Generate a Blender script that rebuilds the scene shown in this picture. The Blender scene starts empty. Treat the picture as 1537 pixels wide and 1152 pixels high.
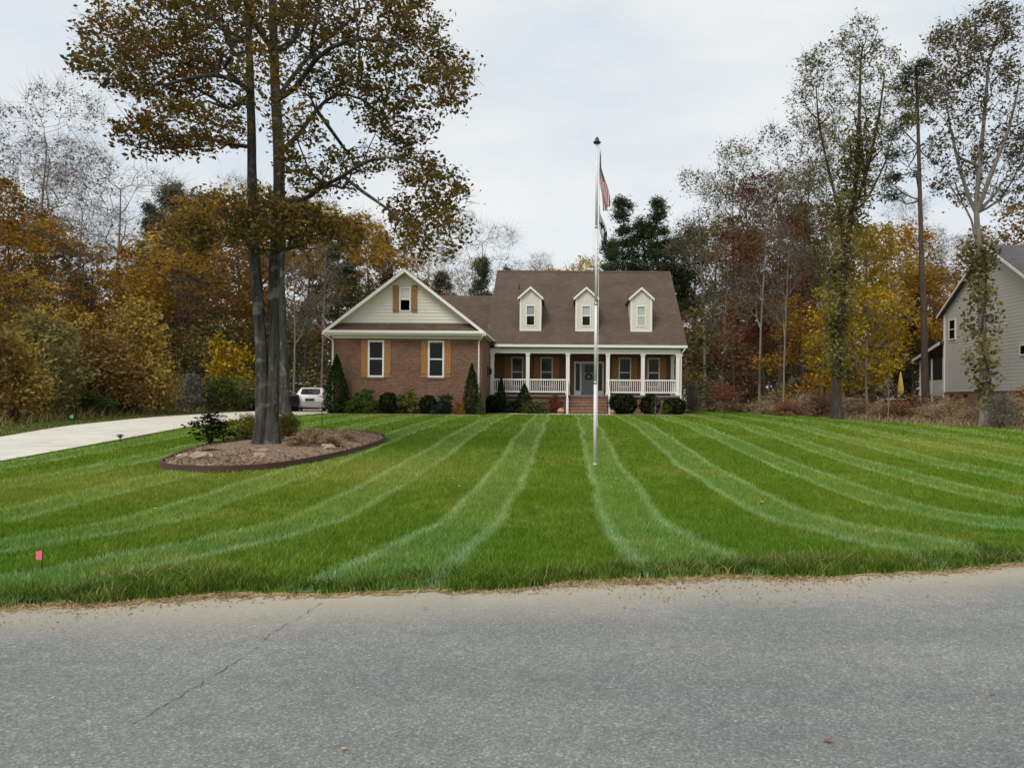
import bpy, math, random
import numpy as np
from mathutils import Matrix, Vector
random.seed(7); rng = np.random.default_rng(7)
SC = bpy.context.scene
COL = SC.collection
PI = math.pi
# ------------------------------------------------------------------ camera, sky, sun, exposure
F, CX, CY, ROLL, CAMZ = 1110.0, 850.0, 600.0, math.radians(.4), 1.65   # photograph pixels (1537 x 1152)
cam = bpy.data.cameras.new('camera'); cam_o = bpy.data.objects.new('camera', cam); COL.objects.link(cam_o)
cam.sensor_width = 36; cam.lens = 36*F/1537; cam.clip_start = .05; cam.clip_end = 3000
cam.shift_x = -(CX-768.5)/1537; cam.shift_y = (CY-576)/1537
cam_o.matrix_world = Matrix.Translation((0, 0, CAMZ)) @ Matrix.Rotation(PI/2, 4, 'X') @ Matrix.Rotation(ROLL, 4, 'Z')
SC.camera = cam_o
SUN_EL, SUN_AZ = math.radians(50), math.radians(206)          # azimuth from north (+Y), clockwise
w = bpy.data.worlds.new('World'); SC.world = w; w.use_nodes = True
nt = w.node_tree; nt.nodes.clear()
def wn(t, **k):
    n = nt.nodes.new(t)
    for a, b in k.items(): setattr(n, a, b)
    return n
sky = wn('ShaderNodeTexSky', sky_type='NISHITA', sun_disc=False, sun_elevation=SUN_EL, sun_rotation=SUN_AZ, air_density=1.2, dust_density=2.0)
tc = wn('ShaderNodeTexCoord'); mp = wn('ShaderNodeMapping'); mp.inputs['Scale'].default_value = (1, 1, 2.6)
ns = wn('ShaderNodeTexNoise'); ns.inputs['Scale'].default_value = 2.1; ns.inputs['Detail'].default_value = 5; ns.inputs['Roughness'].default_value = .52
cr = wn('ShaderNodeValToRGB'); cr.color_ramp.elements[0].position = .36; cr.color_ramp.elements[1].position = .60
cr.color_ramp.elements[0].color = (5.0, 5.55, 6.1, 1); cr.color_ramp.elements[1].color = (6.55, 6.6, 6.5, 1)
mx = wn('ShaderNodeMix', data_type='RGBA'); mx.inputs[0].default_value = .9
bg = wn('ShaderNodeBackground'); bg.inputs['Strength'].default_value = .10; wo = wn('ShaderNodeOutputWorld')
L = nt.links.new
L(tc.outputs['Generated'], mp.inputs['Vector']); L(mp.outputs[0], ns.inputs['Vector']); L(ns.outputs['Fac'], cr.inputs[0])
L(sky.outputs[0], mx.inputs[6]); L(cr.outputs[0], mx.inputs[7]); L(mx.outputs[2], bg.inputs[0]); L(bg.outputs[0], wo.inputs[0])
sun = bpy.data.lights.new('sun', 'SUN'); sun.energy = 1.5; sun.angle = math.radians(25); sun.color = (1, .96, .9)
sun_o = bpy.data.objects.new('sun', sun); COL.objects.link(sun_o)
sd = Vector((math.sin(SUN_AZ)*math.cos(SUN_EL), math.cos(SUN_AZ)*math.cos(SUN_EL), math.sin(SUN_EL)))
sun_o.rotation_euler = sd.to_track_quat('Z', 'Y').to_euler(); sun_o.location = (0, -20, 60)
SC.view_settings.view_transform = 'Standard'; SC.view_settings.look = 'None'; SC.view_settings.gamma = 1
SC.view_settings.exposure = .5; SC.view_settings.use_curve_mapping = False
SC.render.engine = 'CYCLES'; SC.cycles.max_bounces = 6; SC.cycles.diffuse_bounces = 3; SC.cycles.glossy_bounces = 2
SC.cycles.transmission_bounces = 3; SC.cycles.transparent_max_bounces = 6

# ------------------------------------------------------------------ terrain and pixel helpers
_S = np.array([-60, 0, .25, .6, 3, 10, 16, 22, 29, 37, 60, 400]); _Z = np.array([0, 0, .0, .035, -.03, .1, .36, .62, .74, .8, .85, .9])
_sf = np.linspace(-60, 400, 9201); _zf = np.interp(_sf, _S, _Z); _k = np.ones(41)/41
_zs = np.convolve(np.pad(_zf, 20, mode='edge'), _k, 'valid'); _bl = np.clip((_sf-.6)/2, 0, 1); _zf = _zf*(1-_bl)+_zs*_bl
def sdist(x, y): return (np.asarray(y)-6.5-.181*np.asarray(x))*.984
def g(x, y):
    r = np.interp(sdist(x, y), _sf, _zf)
    return float(r) if np.ndim(r) == 0 else r
def unroll(px, py):
    a, b = px-CX, py-CY
    return a*math.cos(ROLL)+b*math.sin(ROLL), -a*math.sin(ROLL)+b*math.cos(ROLL)
def at(px, py, Y):
    a, b = unroll(px, py); return (a/F*Y, Y, CAMZ-b/F*Y)

# ------------------------------------------------------------------ object helpers
class MB:
    def __init__(s): s.v = []; s.f = []
    def quad(s, *p):
        n = len(s.v); s.v += [tuple(q) for q in p]; s.f.append(tuple(range(n, n+len(p)))); return s
    def box(s, x0, x1, y0, y1, z0, z1):
        n = len(s.v)
        s.v += [(x0,y0,z0),(x1,y0,z0),(x1,y1,z0),(x0,y1,z0),(x0,y0,z1),(x1,y0,z1),(x1,y1,z1),(x0,y1,z1)]
        s.f += [tuple(n+i for i in q) for q in ((0,3,2,1),(4,5,6,7),(0,1,5,4),(1,2,6,5),(2,3,7,6),(3,0,4,7))]; return s
    def prism(s, poly, axis, a, b):
        """polygon in the plane normal to axis, extruded from a to b"""
        def P(p, c):
            if axis == 'y': return (p[0], c, p[1])
            if axis == 'x': return (c, p[0], p[1])
            return (p[0], p[1], c)
        n = len(s.v); m = len(poly)
        s.v += [P(p, a) for p in poly]+[P(p, b) for p in poly]
        s.f += [tuple(range(n, n+m)), tuple(range(n+2*m-1, n+m-1, -1))]
        for i in range(m):
            j = (i+1) % m; s.f.append((n+i, n+m+i, n+m+j, n+j))
        return s
    def tube(s, pts, rad, k=8, cap=True):
        pts = [Vector(p) for p in pts]; n0 = len(s.v)
        ref = Vector((0, 1, 0)) if abs((pts[-1]-pts[0]).normalized().y) < .9 else Vector((1, 0, 0))
        for i, p in enumerate(pts):
            t = (pts[min(i+1, len(pts)-1)]-pts[max(i-1, 0)]).normalized()
            a = t.cross(ref).normalized(); b = t.cross(a)
            r = rad[i] if hasattr(rad, '__len__') else rad
            for j in range(k):
                q = 2*PI*j/k; s.v.append(tuple(p+a*math.cos(q)*r+b*math.sin(q)*r))
        for i in range(len(pts)-1):
            for j in range(k):
                j2 = (j+1) % k
                s.f.append((n0+i*k+j, n0+i*k+j2, n0+(i+1)*k+j2, n0+(i+1)*k+j))
        if cap:
            s.f.append(tuple(n0+j for j in range(k))); e = n0+(len(pts)-1)*k; s.f.append(tuple(e+j for j in range(k-1, -1, -1)))
        return s
    def lathe(s, prof, c=(0, 0, 0), k=16, sx=1, sy=1):
        n0 = len(s.v)
        for r, z in prof:
            for j in range(k):
                q = 2*PI*j/k; s.v.append((c[0]+r*sx*math.cos(q), c[1]+r*sy*math.sin(q), c[2]+z))
        for i in range(len(prof)-1):
            for j in range(k):
                j2 = (j+1) % k; s.f.append((n0+i*k+j, n0+i*k+j2, n0+(i+1)*k+j2, n0+(i+1)*k+j))
        s.f.append(tuple(n0+j for j in range(k-1, -1, -1))); e = n0+(len(prof)-1)*k; s.f.append(tuple(e+j for j in range(k)))
        return s
    def mesh(s, name, mat, off=(0, 0, 0), smooth=False):
        me = bpy.data.meshes.new(name)
        me.from_pydata([(a-off[0], b-off[1], c-off[2]) for a, b, c in s.v], [], s.f); me.update()
        if mat: me.materials.append(mat)
        if smooth: me.polygons.foreach_set('use_smooth', [True]*len(me.polygons))
        return me
    def build(s, name, mat, parent=None, smooth=False):
        o = bpy.data.objects.new(name, s.mesh(name, mat, ORG.get(parent.name, (0, 0, 0)) if parent else (0, 0, 0), smooth)); COL.objects.link(o)
        if parent: o.parent = parent; ORG[o.name] = ORG.get(parent.name, (0, 0, 0))
        return o
ORG = {}
def tag(o, label=None, cat=None, group=None, kind=None):
    if label: o['label'] = label
    if cat: o['category'] = cat
    if group: o['group'] = group
    if kind: o['kind'] = kind
    return o
def thing(name, loc, label, cat, group=None, rz=0, scale=None):
    o = bpy.data.objects.new(name, None); COL.objects.link(o); o.location = loc; o.rotation_euler = (0, 0, rz)
    if scale: o.scale = scale
    o.empty_display_size = .2; ORG[o.name] = tuple(loc); return tag(o, label, cat, group)
def link(name, me, parent=None):
    o = bpy.data.objects.new(name, me); COL.objects.link(o)
    if parent: o.parent = parent
    return o
def np_mesh(name, V, Fc, mat, rnd=None, smooth=False):
    """V (n,3), Fc (m,k) faces all with k corners"""
    me = bpy.data.meshes.new(name); m, k = Fc.shape
    me.vertices.add(len(V)); me.vertices.foreach_set('co', np.ascontiguousarray(V, dtype=np.float32).ravel())
    me.loops.add(m*k); me.loops.foreach_set('vertex_index', np.ascontiguousarray(Fc, dtype=np.int32).ravel())
    me.polygons.add(m); me.polygons.foreach_set('loop_start', np.arange(0, m*k, k, dtype=np.int32))
    if smooth: me.polygons.foreach_set('use_smooth', np.ones(m, dtype=bool))
    if rnd is not None:
        a = me.attributes.new('rnd', 'FLOAT', 'FACE'); a.data.foreach_set('value', np.ascontiguousarray(rnd, dtype=np.float32))
    me.update(calc_edges=True); me.validate()
    if mat: me.materials.append(mat)
    return me

# ------------------------------------------------------------------ materials
class NT:
    def __init__(s, name):
        s.m = bpy.data.materials.new(name); s.m.use_nodes = True; s.t = s.m.node_tree; s.t.nodes.clear()
        s.out = s.t.nodes.new('ShaderNodeOutputMaterial')
    def n(s, t, **k):
        n = s.t.nodes.new(t)
        for a, b in k.items(): setattr(n, a, b)
        return n
    def l(s, a, b): s.t.links.new(a, b)
    def setv(s, inp, v):
        if hasattr(v, 'links') or hasattr(v, 'is_output') and v.is_output: s.l(v, inp)
        else: inp.default_value = v
    def math(s, op, a, b=0.0, c=0.0, clamp=False):
        n = s.n('ShaderNodeMath', operation=op, use_clamp=clamp)
        for i, v in enumerate((a, b, c)): s.setv(n.inputs[i], v)
        return n.outputs[0]
    def mix(s, f, a, b, mode='MIX'):
        n = s.n('ShaderNodeMix', data_type='RGBA', blend_type=mode); s.setv(n.inputs[0], f)
        for i, v in ((6, a), (7, b)): s.setv(n.inputs[i], v if not isinstance(v, tuple) or len(v) == 4 else v+(1,))
        return n.outputs[2]
    def noise(s, scale, detail=4, rough=.55, vec=None):
        n = s.n('ShaderNodeTexNoise'); n.inputs['Scale'].default_value = scale; n.inputs['Detail'].default_value = detail; n.inputs['Roughness'].default_value = rough
        if vec is not None: s.l(vec, n.inputs['Vector'])
        return n.outputs['Fac']
    def ramp(s, f, stops):
        n = s.n('ShaderNodeValToRGB'); e = n.color_ramp.elements
        while len(e) < len(stops): e.new(.5)
        for q, (p, c) in zip(e, stops):
            q.position = p; q.color = tuple(c)+(1,) if len(c) == 3 else c
        s.setv(n.inputs[0], f); return n.outputs[0]
    def pos(s): return s.n('ShaderNodeNewGeometry').outputs['Position']
    def objc(s): return s.n('ShaderNodeTexCoord').outputs['Object']
    def attr(s, name): return s.n('ShaderNodeAttribute', attribute_name=name).outputs['Fac']
    def mapping(s, vec, scale=(1, 1, 1), rot=(0, 0, 0)):
        n = s.n('ShaderNodeMapping'); n.inputs['Scale'].default_value = scale; n.inputs['Rotation'].default_value = rot; s.l(vec, n.inputs['Vector']); return n.outputs[0]
    def bump(s, h, strength=.3, dist=.02):
        n = s.n('ShaderNodeBump'); n.inputs['Strength'].default_value = strength; n.inputs['Distance'].default_value = dist; s.l(h, n.inputs['Height']); return n.outputs[0]
    def principled(s, col, rough=.6, bump=None, metal=0, spec=.5, **k):
        n = s.n('ShaderNodeBsdfPrincipled'); s.setv(n.inputs['Base Color'], col if not isinstance(col, tuple) or len(col) == 4 else col+(1,))
        s.setv(n.inputs['Roughness'], rough); n.inputs['Metallic'].default_value = metal; n.inputs['Specular IOR Level'].default_value = spec
        for a, b in k.items(): n.inputs[a.replace('_', ' ')].default_value = b
        if bump is not None: s.l(bump, n.inputs['Normal'])
        s.l(n.outputs[0], s.out.inputs['Surface']); return s.m
    def leafy(s, col, trans=.35, rough=.6):
        d = s.n('ShaderNodeBsdfDiffuse'); t = s.n('ShaderNodeBsdfTranslucent'); m = s.n('ShaderNodeMixShader'); m.inputs[0].default_value = trans
        s.setv(d.inputs[0], col); s.setv(t.inputs[0], col); s.l(d.outputs[0], m.inputs[1]); s.l(t.outputs[0], m.inputs[2]); s.l(m.outputs[0], s.out.inputs['Surface']); return s.m
def m_plain(name, col, rough=.6, var=.12, scale=6, **k):
    t = NT(name); f = t.noise(scale, 5, .6, t.objc())
    c = t.mix(f, tuple(x*(1-var) for x in col), tuple(min(1, x*(1+var)) for x in col))
    return t.principled(c, rough, **k)
def m_leaf(name, stops, trans=.3):
    t = NT(name); return t.leafy(t.ramp(t.attr('rnd'), stops), trans)
def m_bark(name, c1, c2, c3=None, sc=1.0):
    t = NT(name); v = t.mapping(t.objc(), (7*sc, 7*sc, .9*sc)); f = t.noise(1.6, 6, .65, v); f2 = t.noise(2.2*sc, 4, .6, t.objc())
    c = t.ramp(f, [(.3, c1), (.7, c2)])
    if c3: c = t.mix(t.ramp(f2, [(.54, (0, 0, 0)), (.64, (.75, .75, .75))]), c, c3)
    return t.principled(c, .92, t.bump(f, 1.0, .09), spec=.15)
def m_brick(name, c1, c2, mortar, dark=1.0):
    t = NT(name); p = t.pos(); sp = t.n('ShaderNodeSeparateXYZ'); t.l(p, sp.inputs[0]); cb = t.n('ShaderNodeCombineXYZ')
    t.l(t.math('ADD', sp.outputs[0], sp.outputs[1]), cb.inputs[0]); t.l(sp.outputs[2], cb.inputs[1])
    b = t.n('ShaderNodeTexBrick'); b.inputs['Scale'].default_value = 1; b.inputs['Brick Width'].default_value = .205; b.inputs['Row Height'].default_value = .077
    b.inputs['Mortar Size'].default_value = .009; b.inputs['Bias'].default_value = -.1
    b.inputs['Color1'].default_value = c1+(1,); b.inputs['Color2'].default_value = c2+(1,); b.inputs['Mortar'].default_value = mortar+(1,)
    t.l(cb.outputs[0], b.inputs['Vector'])
    n = t.noise(1.1, 5, .6, p); n2 = t.noise(9, 3, .6, p)
    c = t.mix(.55, b.outputs['Color'], t.ramp(n, [(.3, (.62, .6, .6)), (.7, (1.2, 1.15, 1.1))]), 'MULTIPLY')
    c = t.mix(.6, c, t.ramp(n2, [(.35, (.75, .72, .72)), (.68, (1.25, 1.2, 1.15))]), 'MULTIPLY')
    return t.principled(c, .9, t.bump(b.outputs['Fac'], -.35, .01), spec=.2)
def m_shingle(name, c1, c2, c3):
    t = NT(name); p = t.pos(); sp = t.n('ShaderNodeSeparateXYZ'); t.l(p, sp.inputs[0]); cb = t.n('ShaderNodeCombineXYZ')
    t.l(t.math('ADD', sp.outputs[0], t.math('MULTIPLY', sp.outputs[1], .37)), cb.inputs[0]); t.l(t.math('MULTIPLY', sp.outputs[2], 1.64), cb.inputs[1])
    b = t.n('ShaderNodeTexBrick'); b.inputs['Scale'].default_value = 1; b.inputs['Brick Width'].default_value = .32; b.inputs['Row Height'].default_value = .145
    b.inputs['Mortar Size'].default_value = .008
    b.inputs['Color1'].default_value = c1+(1,); b.inputs['Color2'].default_value = c2+(1,); b.inputs['Mortar'].default_value = c3+(1,)
    t.l(cb.outputs[0], b.inputs['Vector'])
    n = t.noise(.9, 5, .6, t.mapping(p, (1, 1, .5))); n2 = t.noise(14, 2, .7, p)
    c = t.mix(.5, b.outputs['Color'], t.ramp(n, [(.3, (.6, .61, .63)), (.7, (1.25, 1.2, 1.16))]), 'MULTIPLY')
    c = t.mix(.5, c, t.ramp(n2, [(.3, (.7, .7, .7)), (.7, (1.25, 1.25, 1.25))]), 'MULTIPLY')
    return t.principled(c, .95, t.bump(b.outputs['Fac'], -.4, .012), spec=.15)
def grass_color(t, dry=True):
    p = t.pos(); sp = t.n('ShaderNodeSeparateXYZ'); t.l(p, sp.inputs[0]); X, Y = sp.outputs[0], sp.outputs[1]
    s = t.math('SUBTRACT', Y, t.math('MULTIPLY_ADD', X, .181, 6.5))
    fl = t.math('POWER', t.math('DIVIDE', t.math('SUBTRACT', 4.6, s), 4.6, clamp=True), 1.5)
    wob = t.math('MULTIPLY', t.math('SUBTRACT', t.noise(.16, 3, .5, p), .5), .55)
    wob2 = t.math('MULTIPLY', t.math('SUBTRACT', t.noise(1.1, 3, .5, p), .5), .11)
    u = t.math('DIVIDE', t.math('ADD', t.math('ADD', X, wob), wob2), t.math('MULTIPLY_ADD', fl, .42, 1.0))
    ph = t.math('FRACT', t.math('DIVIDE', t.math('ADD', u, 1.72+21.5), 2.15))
    band = t.ramp(ph, [(0, (0, 0, 0)), (.06, (1, 1, 1)), (.38, (1, 1, 1)), (.46, (0, 0, 0))])  # mow stripes: sheen of bent blades painted into the grass colour, edge lines too
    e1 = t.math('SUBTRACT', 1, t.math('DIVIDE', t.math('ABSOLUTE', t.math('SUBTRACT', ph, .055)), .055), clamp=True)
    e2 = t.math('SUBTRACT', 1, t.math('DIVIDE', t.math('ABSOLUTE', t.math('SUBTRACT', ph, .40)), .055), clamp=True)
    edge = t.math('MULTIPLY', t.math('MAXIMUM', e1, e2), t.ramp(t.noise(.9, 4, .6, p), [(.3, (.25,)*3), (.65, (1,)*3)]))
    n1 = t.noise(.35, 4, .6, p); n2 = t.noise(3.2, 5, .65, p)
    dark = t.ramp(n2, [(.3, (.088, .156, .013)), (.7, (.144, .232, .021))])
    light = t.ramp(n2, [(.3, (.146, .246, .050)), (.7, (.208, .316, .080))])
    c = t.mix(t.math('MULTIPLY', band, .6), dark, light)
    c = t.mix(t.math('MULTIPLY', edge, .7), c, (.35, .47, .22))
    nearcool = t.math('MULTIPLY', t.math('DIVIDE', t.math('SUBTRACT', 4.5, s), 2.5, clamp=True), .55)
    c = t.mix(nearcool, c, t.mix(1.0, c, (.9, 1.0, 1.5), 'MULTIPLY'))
    yel = t.math('MULTIPLY', t.ramp(n1, [(.47, (0,)*3), (.68, (1,)*3)]), t.math('MULTIPLY', t.ramp(n2, [(.36, (0,)*3), (.62, (1,)*3)]), .6))
    # tired, straw coloured patches in front of the tree bed and towards the right boundary
    def spot(x, y, r):
        v = t.n('ShaderNodeVectorMath', operation='DISTANCE'); t.l(p, v.inputs[0]); v.inputs[1].default_value = (x, y, .2)
        return t.math('SUBTRACT', 1, t.math('DIVIDE', v.outputs['Value'], r), clamp=True)
    sp_ = t.math('MAXIMUM', spot(-4.4, 15.6, 4.8), t.math('MAXIMUM', spot(11.5, 23, 5.0), spot(-8.2, 13.4, 3.6)))
    yel = t.math('MAXIMUM', yel, t.math('MULTIPLY', sp_, t.math('MULTIPLY_ADD', n2, 1.1, .05)), clamp=True)
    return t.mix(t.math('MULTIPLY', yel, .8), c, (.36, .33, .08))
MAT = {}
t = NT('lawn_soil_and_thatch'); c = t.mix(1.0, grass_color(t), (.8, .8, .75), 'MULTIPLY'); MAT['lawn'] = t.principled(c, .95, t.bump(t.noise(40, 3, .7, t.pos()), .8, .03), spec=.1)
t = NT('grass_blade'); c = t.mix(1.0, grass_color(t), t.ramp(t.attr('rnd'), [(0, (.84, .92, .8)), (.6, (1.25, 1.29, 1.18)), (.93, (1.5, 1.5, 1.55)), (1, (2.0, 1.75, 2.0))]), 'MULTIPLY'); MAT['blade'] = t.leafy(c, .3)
t = NT('rough_grass'); p = t.pos(); MAT['rough'] = t.principled(t.ramp(t.noise(2.5, 5, .65, p), [(.3, (.06, .075, .018)), (.7, (.15, .165, .045))]), .95, spec=.1)
MAT['roughblade'] = m_leaf('rough_grass_blade', [(0, (.05, .07, .015)), (.5, (.11, .135, .03)), (1, (.24, .23, .08))], .3)
MAT['dryblade'] = m_leaf('dry_grass', [(0, (.16, .10, .05)), (.4, (.38, .27, .14)), (.8, (.52, .40, .22)), (1, (.24, .24, .08))], .2)
t = NT('edge_grass'); MAT['edgeblade'] = t.leafy(t.ramp(t.attr('rnd'), [(0, (.05, .085, .012)), (.55, (.10, .16, .025)), (.8, (.2, .24, .06)), (1, (.46, .40, .18))]), .3)
# asphalt: pale worn aggregate, tan dirt washed along the verge
t = NT('asphalt'); p = t.pos(); sp = t.n('ShaderNodeSeparateXYZ'); t.l(p, sp.inputs[0])
s = t.math('SUBTRACT', sp.outputs[1], t.math('MULTIPLY_ADD', sp.outputs[0], .181, 6.5))
vor = t.n('ShaderNodeTexVoronoi'); vor.inputs['Scale'].default_value = 85; t.l(p, vor.inputs['Vector'])
vr = t.n('ShaderNodeSeparateColor'); t.l(vor.outputs['Color'], vr.inputs[0])
vor2 = t.n('ShaderNodeTexVoronoi'); vor2.inputs['Scale'].default_value = 17; t.l(p, vor2.inputs['Vector'])
vr2 = t.n('ShaderNodeSeparateColor'); t.l(vor2.outputs['Color'], vr2.inputs[0])
fine = t.noise(120, 3, .7, p); mid = t.noise(7, 5, .6, p); big = t.noise(.5, 4, .55, p)
c = t.ramp(vr.outputs[0], [(0, (.105, .109, .104)), (.45, (.185, .191, .182)), (.82, (.255, .260, .25)), (1, (.42, .42, .40))])
c = t.mix(.45, c, (.195, .2, .191)); c = t.mix(.45, c, t.ramp(fine, [(.3, (.6,)*3), (.7, (1.35,)*3)]), 'MULTIPLY')
c = t.mix(.55, c, t.ramp(mid, [(.3, (.8,)*3), (.7, (1.17, 1.17, 1.16))]), 'MULTIPLY')
c = t.mix(.75, c, t.ramp(big, [(.3, (.82, .83, .84)), (.7, (1.16, 1.15, 1.13))]), 'MULTIPLY')
lane = t.noise(.7, 4, .6, t.mapping(p, (.12, 1.3, 1), (0, 0, -.179))); c = t.mix(.8, c, t.ramp(lane, [(.35, (.88, .89, .9)), (.65, (1.13, 1.12, 1.1))]), 'MULTIPLY')
stain = t.noise(2.3, 6, .7, p); c = t.mix(t.ramp(stain, [(.62, (0,)*3), (.74, (.45,)*3)]), c, (.11, .112, .11))
stone = t.math('MULTIPLY', t.math('GREATER_THAN', vr2.outputs[1], .93), t.math('LESS_THAN', vor2.outputs['Distance'], .16))
c = t.mix(t.math('MULTIPLY', stone, .6), c, (.48, .47, .44))
edge = t.math('ADD', t.math('DIVIDE', t.math('ADD', s, 1.15), 1.15, clamp=True), t.math('MULTIPLY', t.math('SUBTRACT', t.noise(1.1, 5, .6, p), .5), .7), clamp=True)
edge = t.math('MULTIPLY', edge, t.math('GREATER_THAN', s, -2.4))
c = t.mix(t.math('MULTIPLY', t.math('POWER', edge, 1.2), .82), c, (.42, .365, .275))
MAT['asphalt'] = t.principled(c, .9, t.bump(t.math('ADD', vor.outputs['Distance'], fine), .35, .008), spec=.25)
t = NT('verge_dirt'); p = t.pos(); c = t.ramp(t.noise(5, 6, .65, p), [(.3, (.20, .13, .07)), (.5, (.38, .27, .15)), (.7, (.50, .38, .24))]); MAT['dirt'] = t.principled(c, .95, t.bump(t.noise(30, 4, .7, p), .8, .03), spec=.1)
t = NT('woodland_floor'); p = t.pos(); c = t.ramp(t.noise(1.8, 7, .7, p), [(.3, (.075, .05, .025)), (.5, (.17, .115, .065)), (.72, (.27, .19, .115))]); MAT['ground'] = t.principled(c, .97, t.bump(t.noise(6, 6, .7, p), 1, .15), spec=.1)
t = NT('concrete_drive'); p = t.pos(); c = t.ramp(t.noise(1.3, 6, .6, p), [(.3, (.55, .51, .43)), (.7, (.68, .64, .55))]); c = t.mix(.5, c, t.ramp(t.noise(40, 3, .6, p), [(.3, (.85,)*3), (.7, (1.1,)*3)]), 'MULTIPLY'); MAT['concrete'] = t.principled(c, .9, spec=.2)
t = NT('bark_mulch'); p = t.pos(); c = t.ramp(t.noise(14, 6, .7, p), [(.28, (.13, .085, .058)), (.5, (.30, .21, .15)), (.72, (.46, .35, .26))]); MAT['mulch'] = t.principled(c, .97, t.bump(t.noise(25, 5, .7, p), 1, .06), spec=.1)
MAT['straw'] = m_leaf('pine_straw', [(0, (.14, .08, .05)), (.5, (.34, .23, .155)), (1, (.52, .41, .29))], .1)
MAT['edging'] = m_plain('edging_plastic', (.075, .036, .028), .8, .3, 3)
MAT['brick'] = m_brick('brick_wall', (.235, .112, .070), (.130, .070, .048), (.235, .185, .145))
MAT['brick2'] = m_brick('brick_tan', (.31, .17, .11), (.24, .13, .09), (.32, .27, .22))
MAT['shingle'] = m_shingle('shingles_brown', (.128, .092, .070), (.102, .073, .056), (.072, .053, .041))
MAT['shingle_grey'] = m_shingle('shingles_grey', (.13, .125, .13), (.10, .098, .102), (.075, .073, .075))
MAT['white'] = m_plain('white_paint', (.80, .77, .71), .5, .06, 3)
MAT['siding'] = m_plain('cream_siding', (.66, .625, .53), .6, .05, 2)
MAT['siding_grey'] = m_plain('grey_siding', (.53, .51, .455), .65, .06, 1.2)
t = NT('stained_wood'); v = t.mapping(t.objc(), (14, 14, 1.2)); c = t.ramp(t.noise(2, 5, .6, v), [(.3, (.30, .125, .028)), (.7, (.46, .215, .055))]); MAT['wood'] = t.principled(c, .6)
t = NT('dark_stained_wood'); v = t.mapping(t.objc(), (14, 14, 1.2)); c = t.ramp(t.noise(2, 5, .6, v), [(.3, (.27, .125, .045)), (.7, (.37, .185, .075))]); MAT['wood2'] = t.principled(c, .6)
MAT['glass'] = m_plain('window_glass', (.006, .007, .007), .05, .3, 1, spec=.22)
MAT['glass_pale'] = m_plain('window_glass_blind_and_reflection', (.42, .47, .44), .12, .06, 1, spec=.5)  # pale pane colour stands for a blind and a painted whitish reflection
MAT['blind'] = m_plain('window_blind', (.30, .32, .31), .3, .1, 2)
MAT['door'] = m_plain('grey_blue_door', (.20, .235, .26), .45, .06, 3)
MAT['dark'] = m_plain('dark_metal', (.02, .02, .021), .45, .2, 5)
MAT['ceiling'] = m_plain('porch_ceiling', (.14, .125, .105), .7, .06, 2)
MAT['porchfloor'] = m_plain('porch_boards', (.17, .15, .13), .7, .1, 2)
MAT['wreath'] = m_plain('wreath_twigs', (.05, .055, .045), .9, .4, 30)
MAT['metal'] = m_plain('brushed_aluminium', (.72, .72, .71), .5, .05, 20, metal=.1)
MAT['rock'] = m_plain('field_stone', (.36, .27, .20), .9, .3, 7)
MAT['pumpkin'] = m_plain('pumpkin_skin', (.50, .22, .12), .6, .2, 9)
MAT['pink'] = m_plain('pink_vinyl', (.85, .17, .22), .5, .06, 8)
MAT['teal'] = m_plain('green_vinyl', (.12, .42, .27), .5, .06, 8)
MAT['carwhite'] = m_plain('white_car_paint', (.82, .82, .82), .4, .03, 2, Coat_Weight=.2)
MAT['carblack'] = m_plain('black_car_paint', (.012, .012, .014), .25, .1, 2, Coat_Weight=.6)
MAT['rubber'] = m_plain('tyre_rubber', (.02, .02, .02), .9, .2, 10)
MAT['red'] = m_plain('red_lens', (.12, .01, .01), .2, .1, 5)
MAT['chrome'] = m_plain('dull_chrome', (.45, .45, .46), .3, .1, 5, metal=.7)
MAT['yellow'] = m_plain('yellow_canvas', (.75, .47, .08), .8, .12, 6)
MAT['reddoor'] = m_plain('red_brown_door', (.24, .07, .05), .7, .15, 6)
MAT['crack'] = m_plain('crack_tar', (.035, .034, .033), .9, .3, 20)
MAT['bark_grey'] = m_bark('bark_grey', (.022, .02, .018), (.105, .10, .09), (.21, .21, .19))
MAT['bark_dark'] = m_bark('bark_dark', (.035, .028, .022), (.10, .082, .065))
MAT['bark_pale'] = m_bark('bark_pale', (.16, .135, .115), (.34, .30, .26))
MAT['bark_brown'] = m_bark('bark_brown', (.06, .045, .034), (.15, .115, .088))
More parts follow.
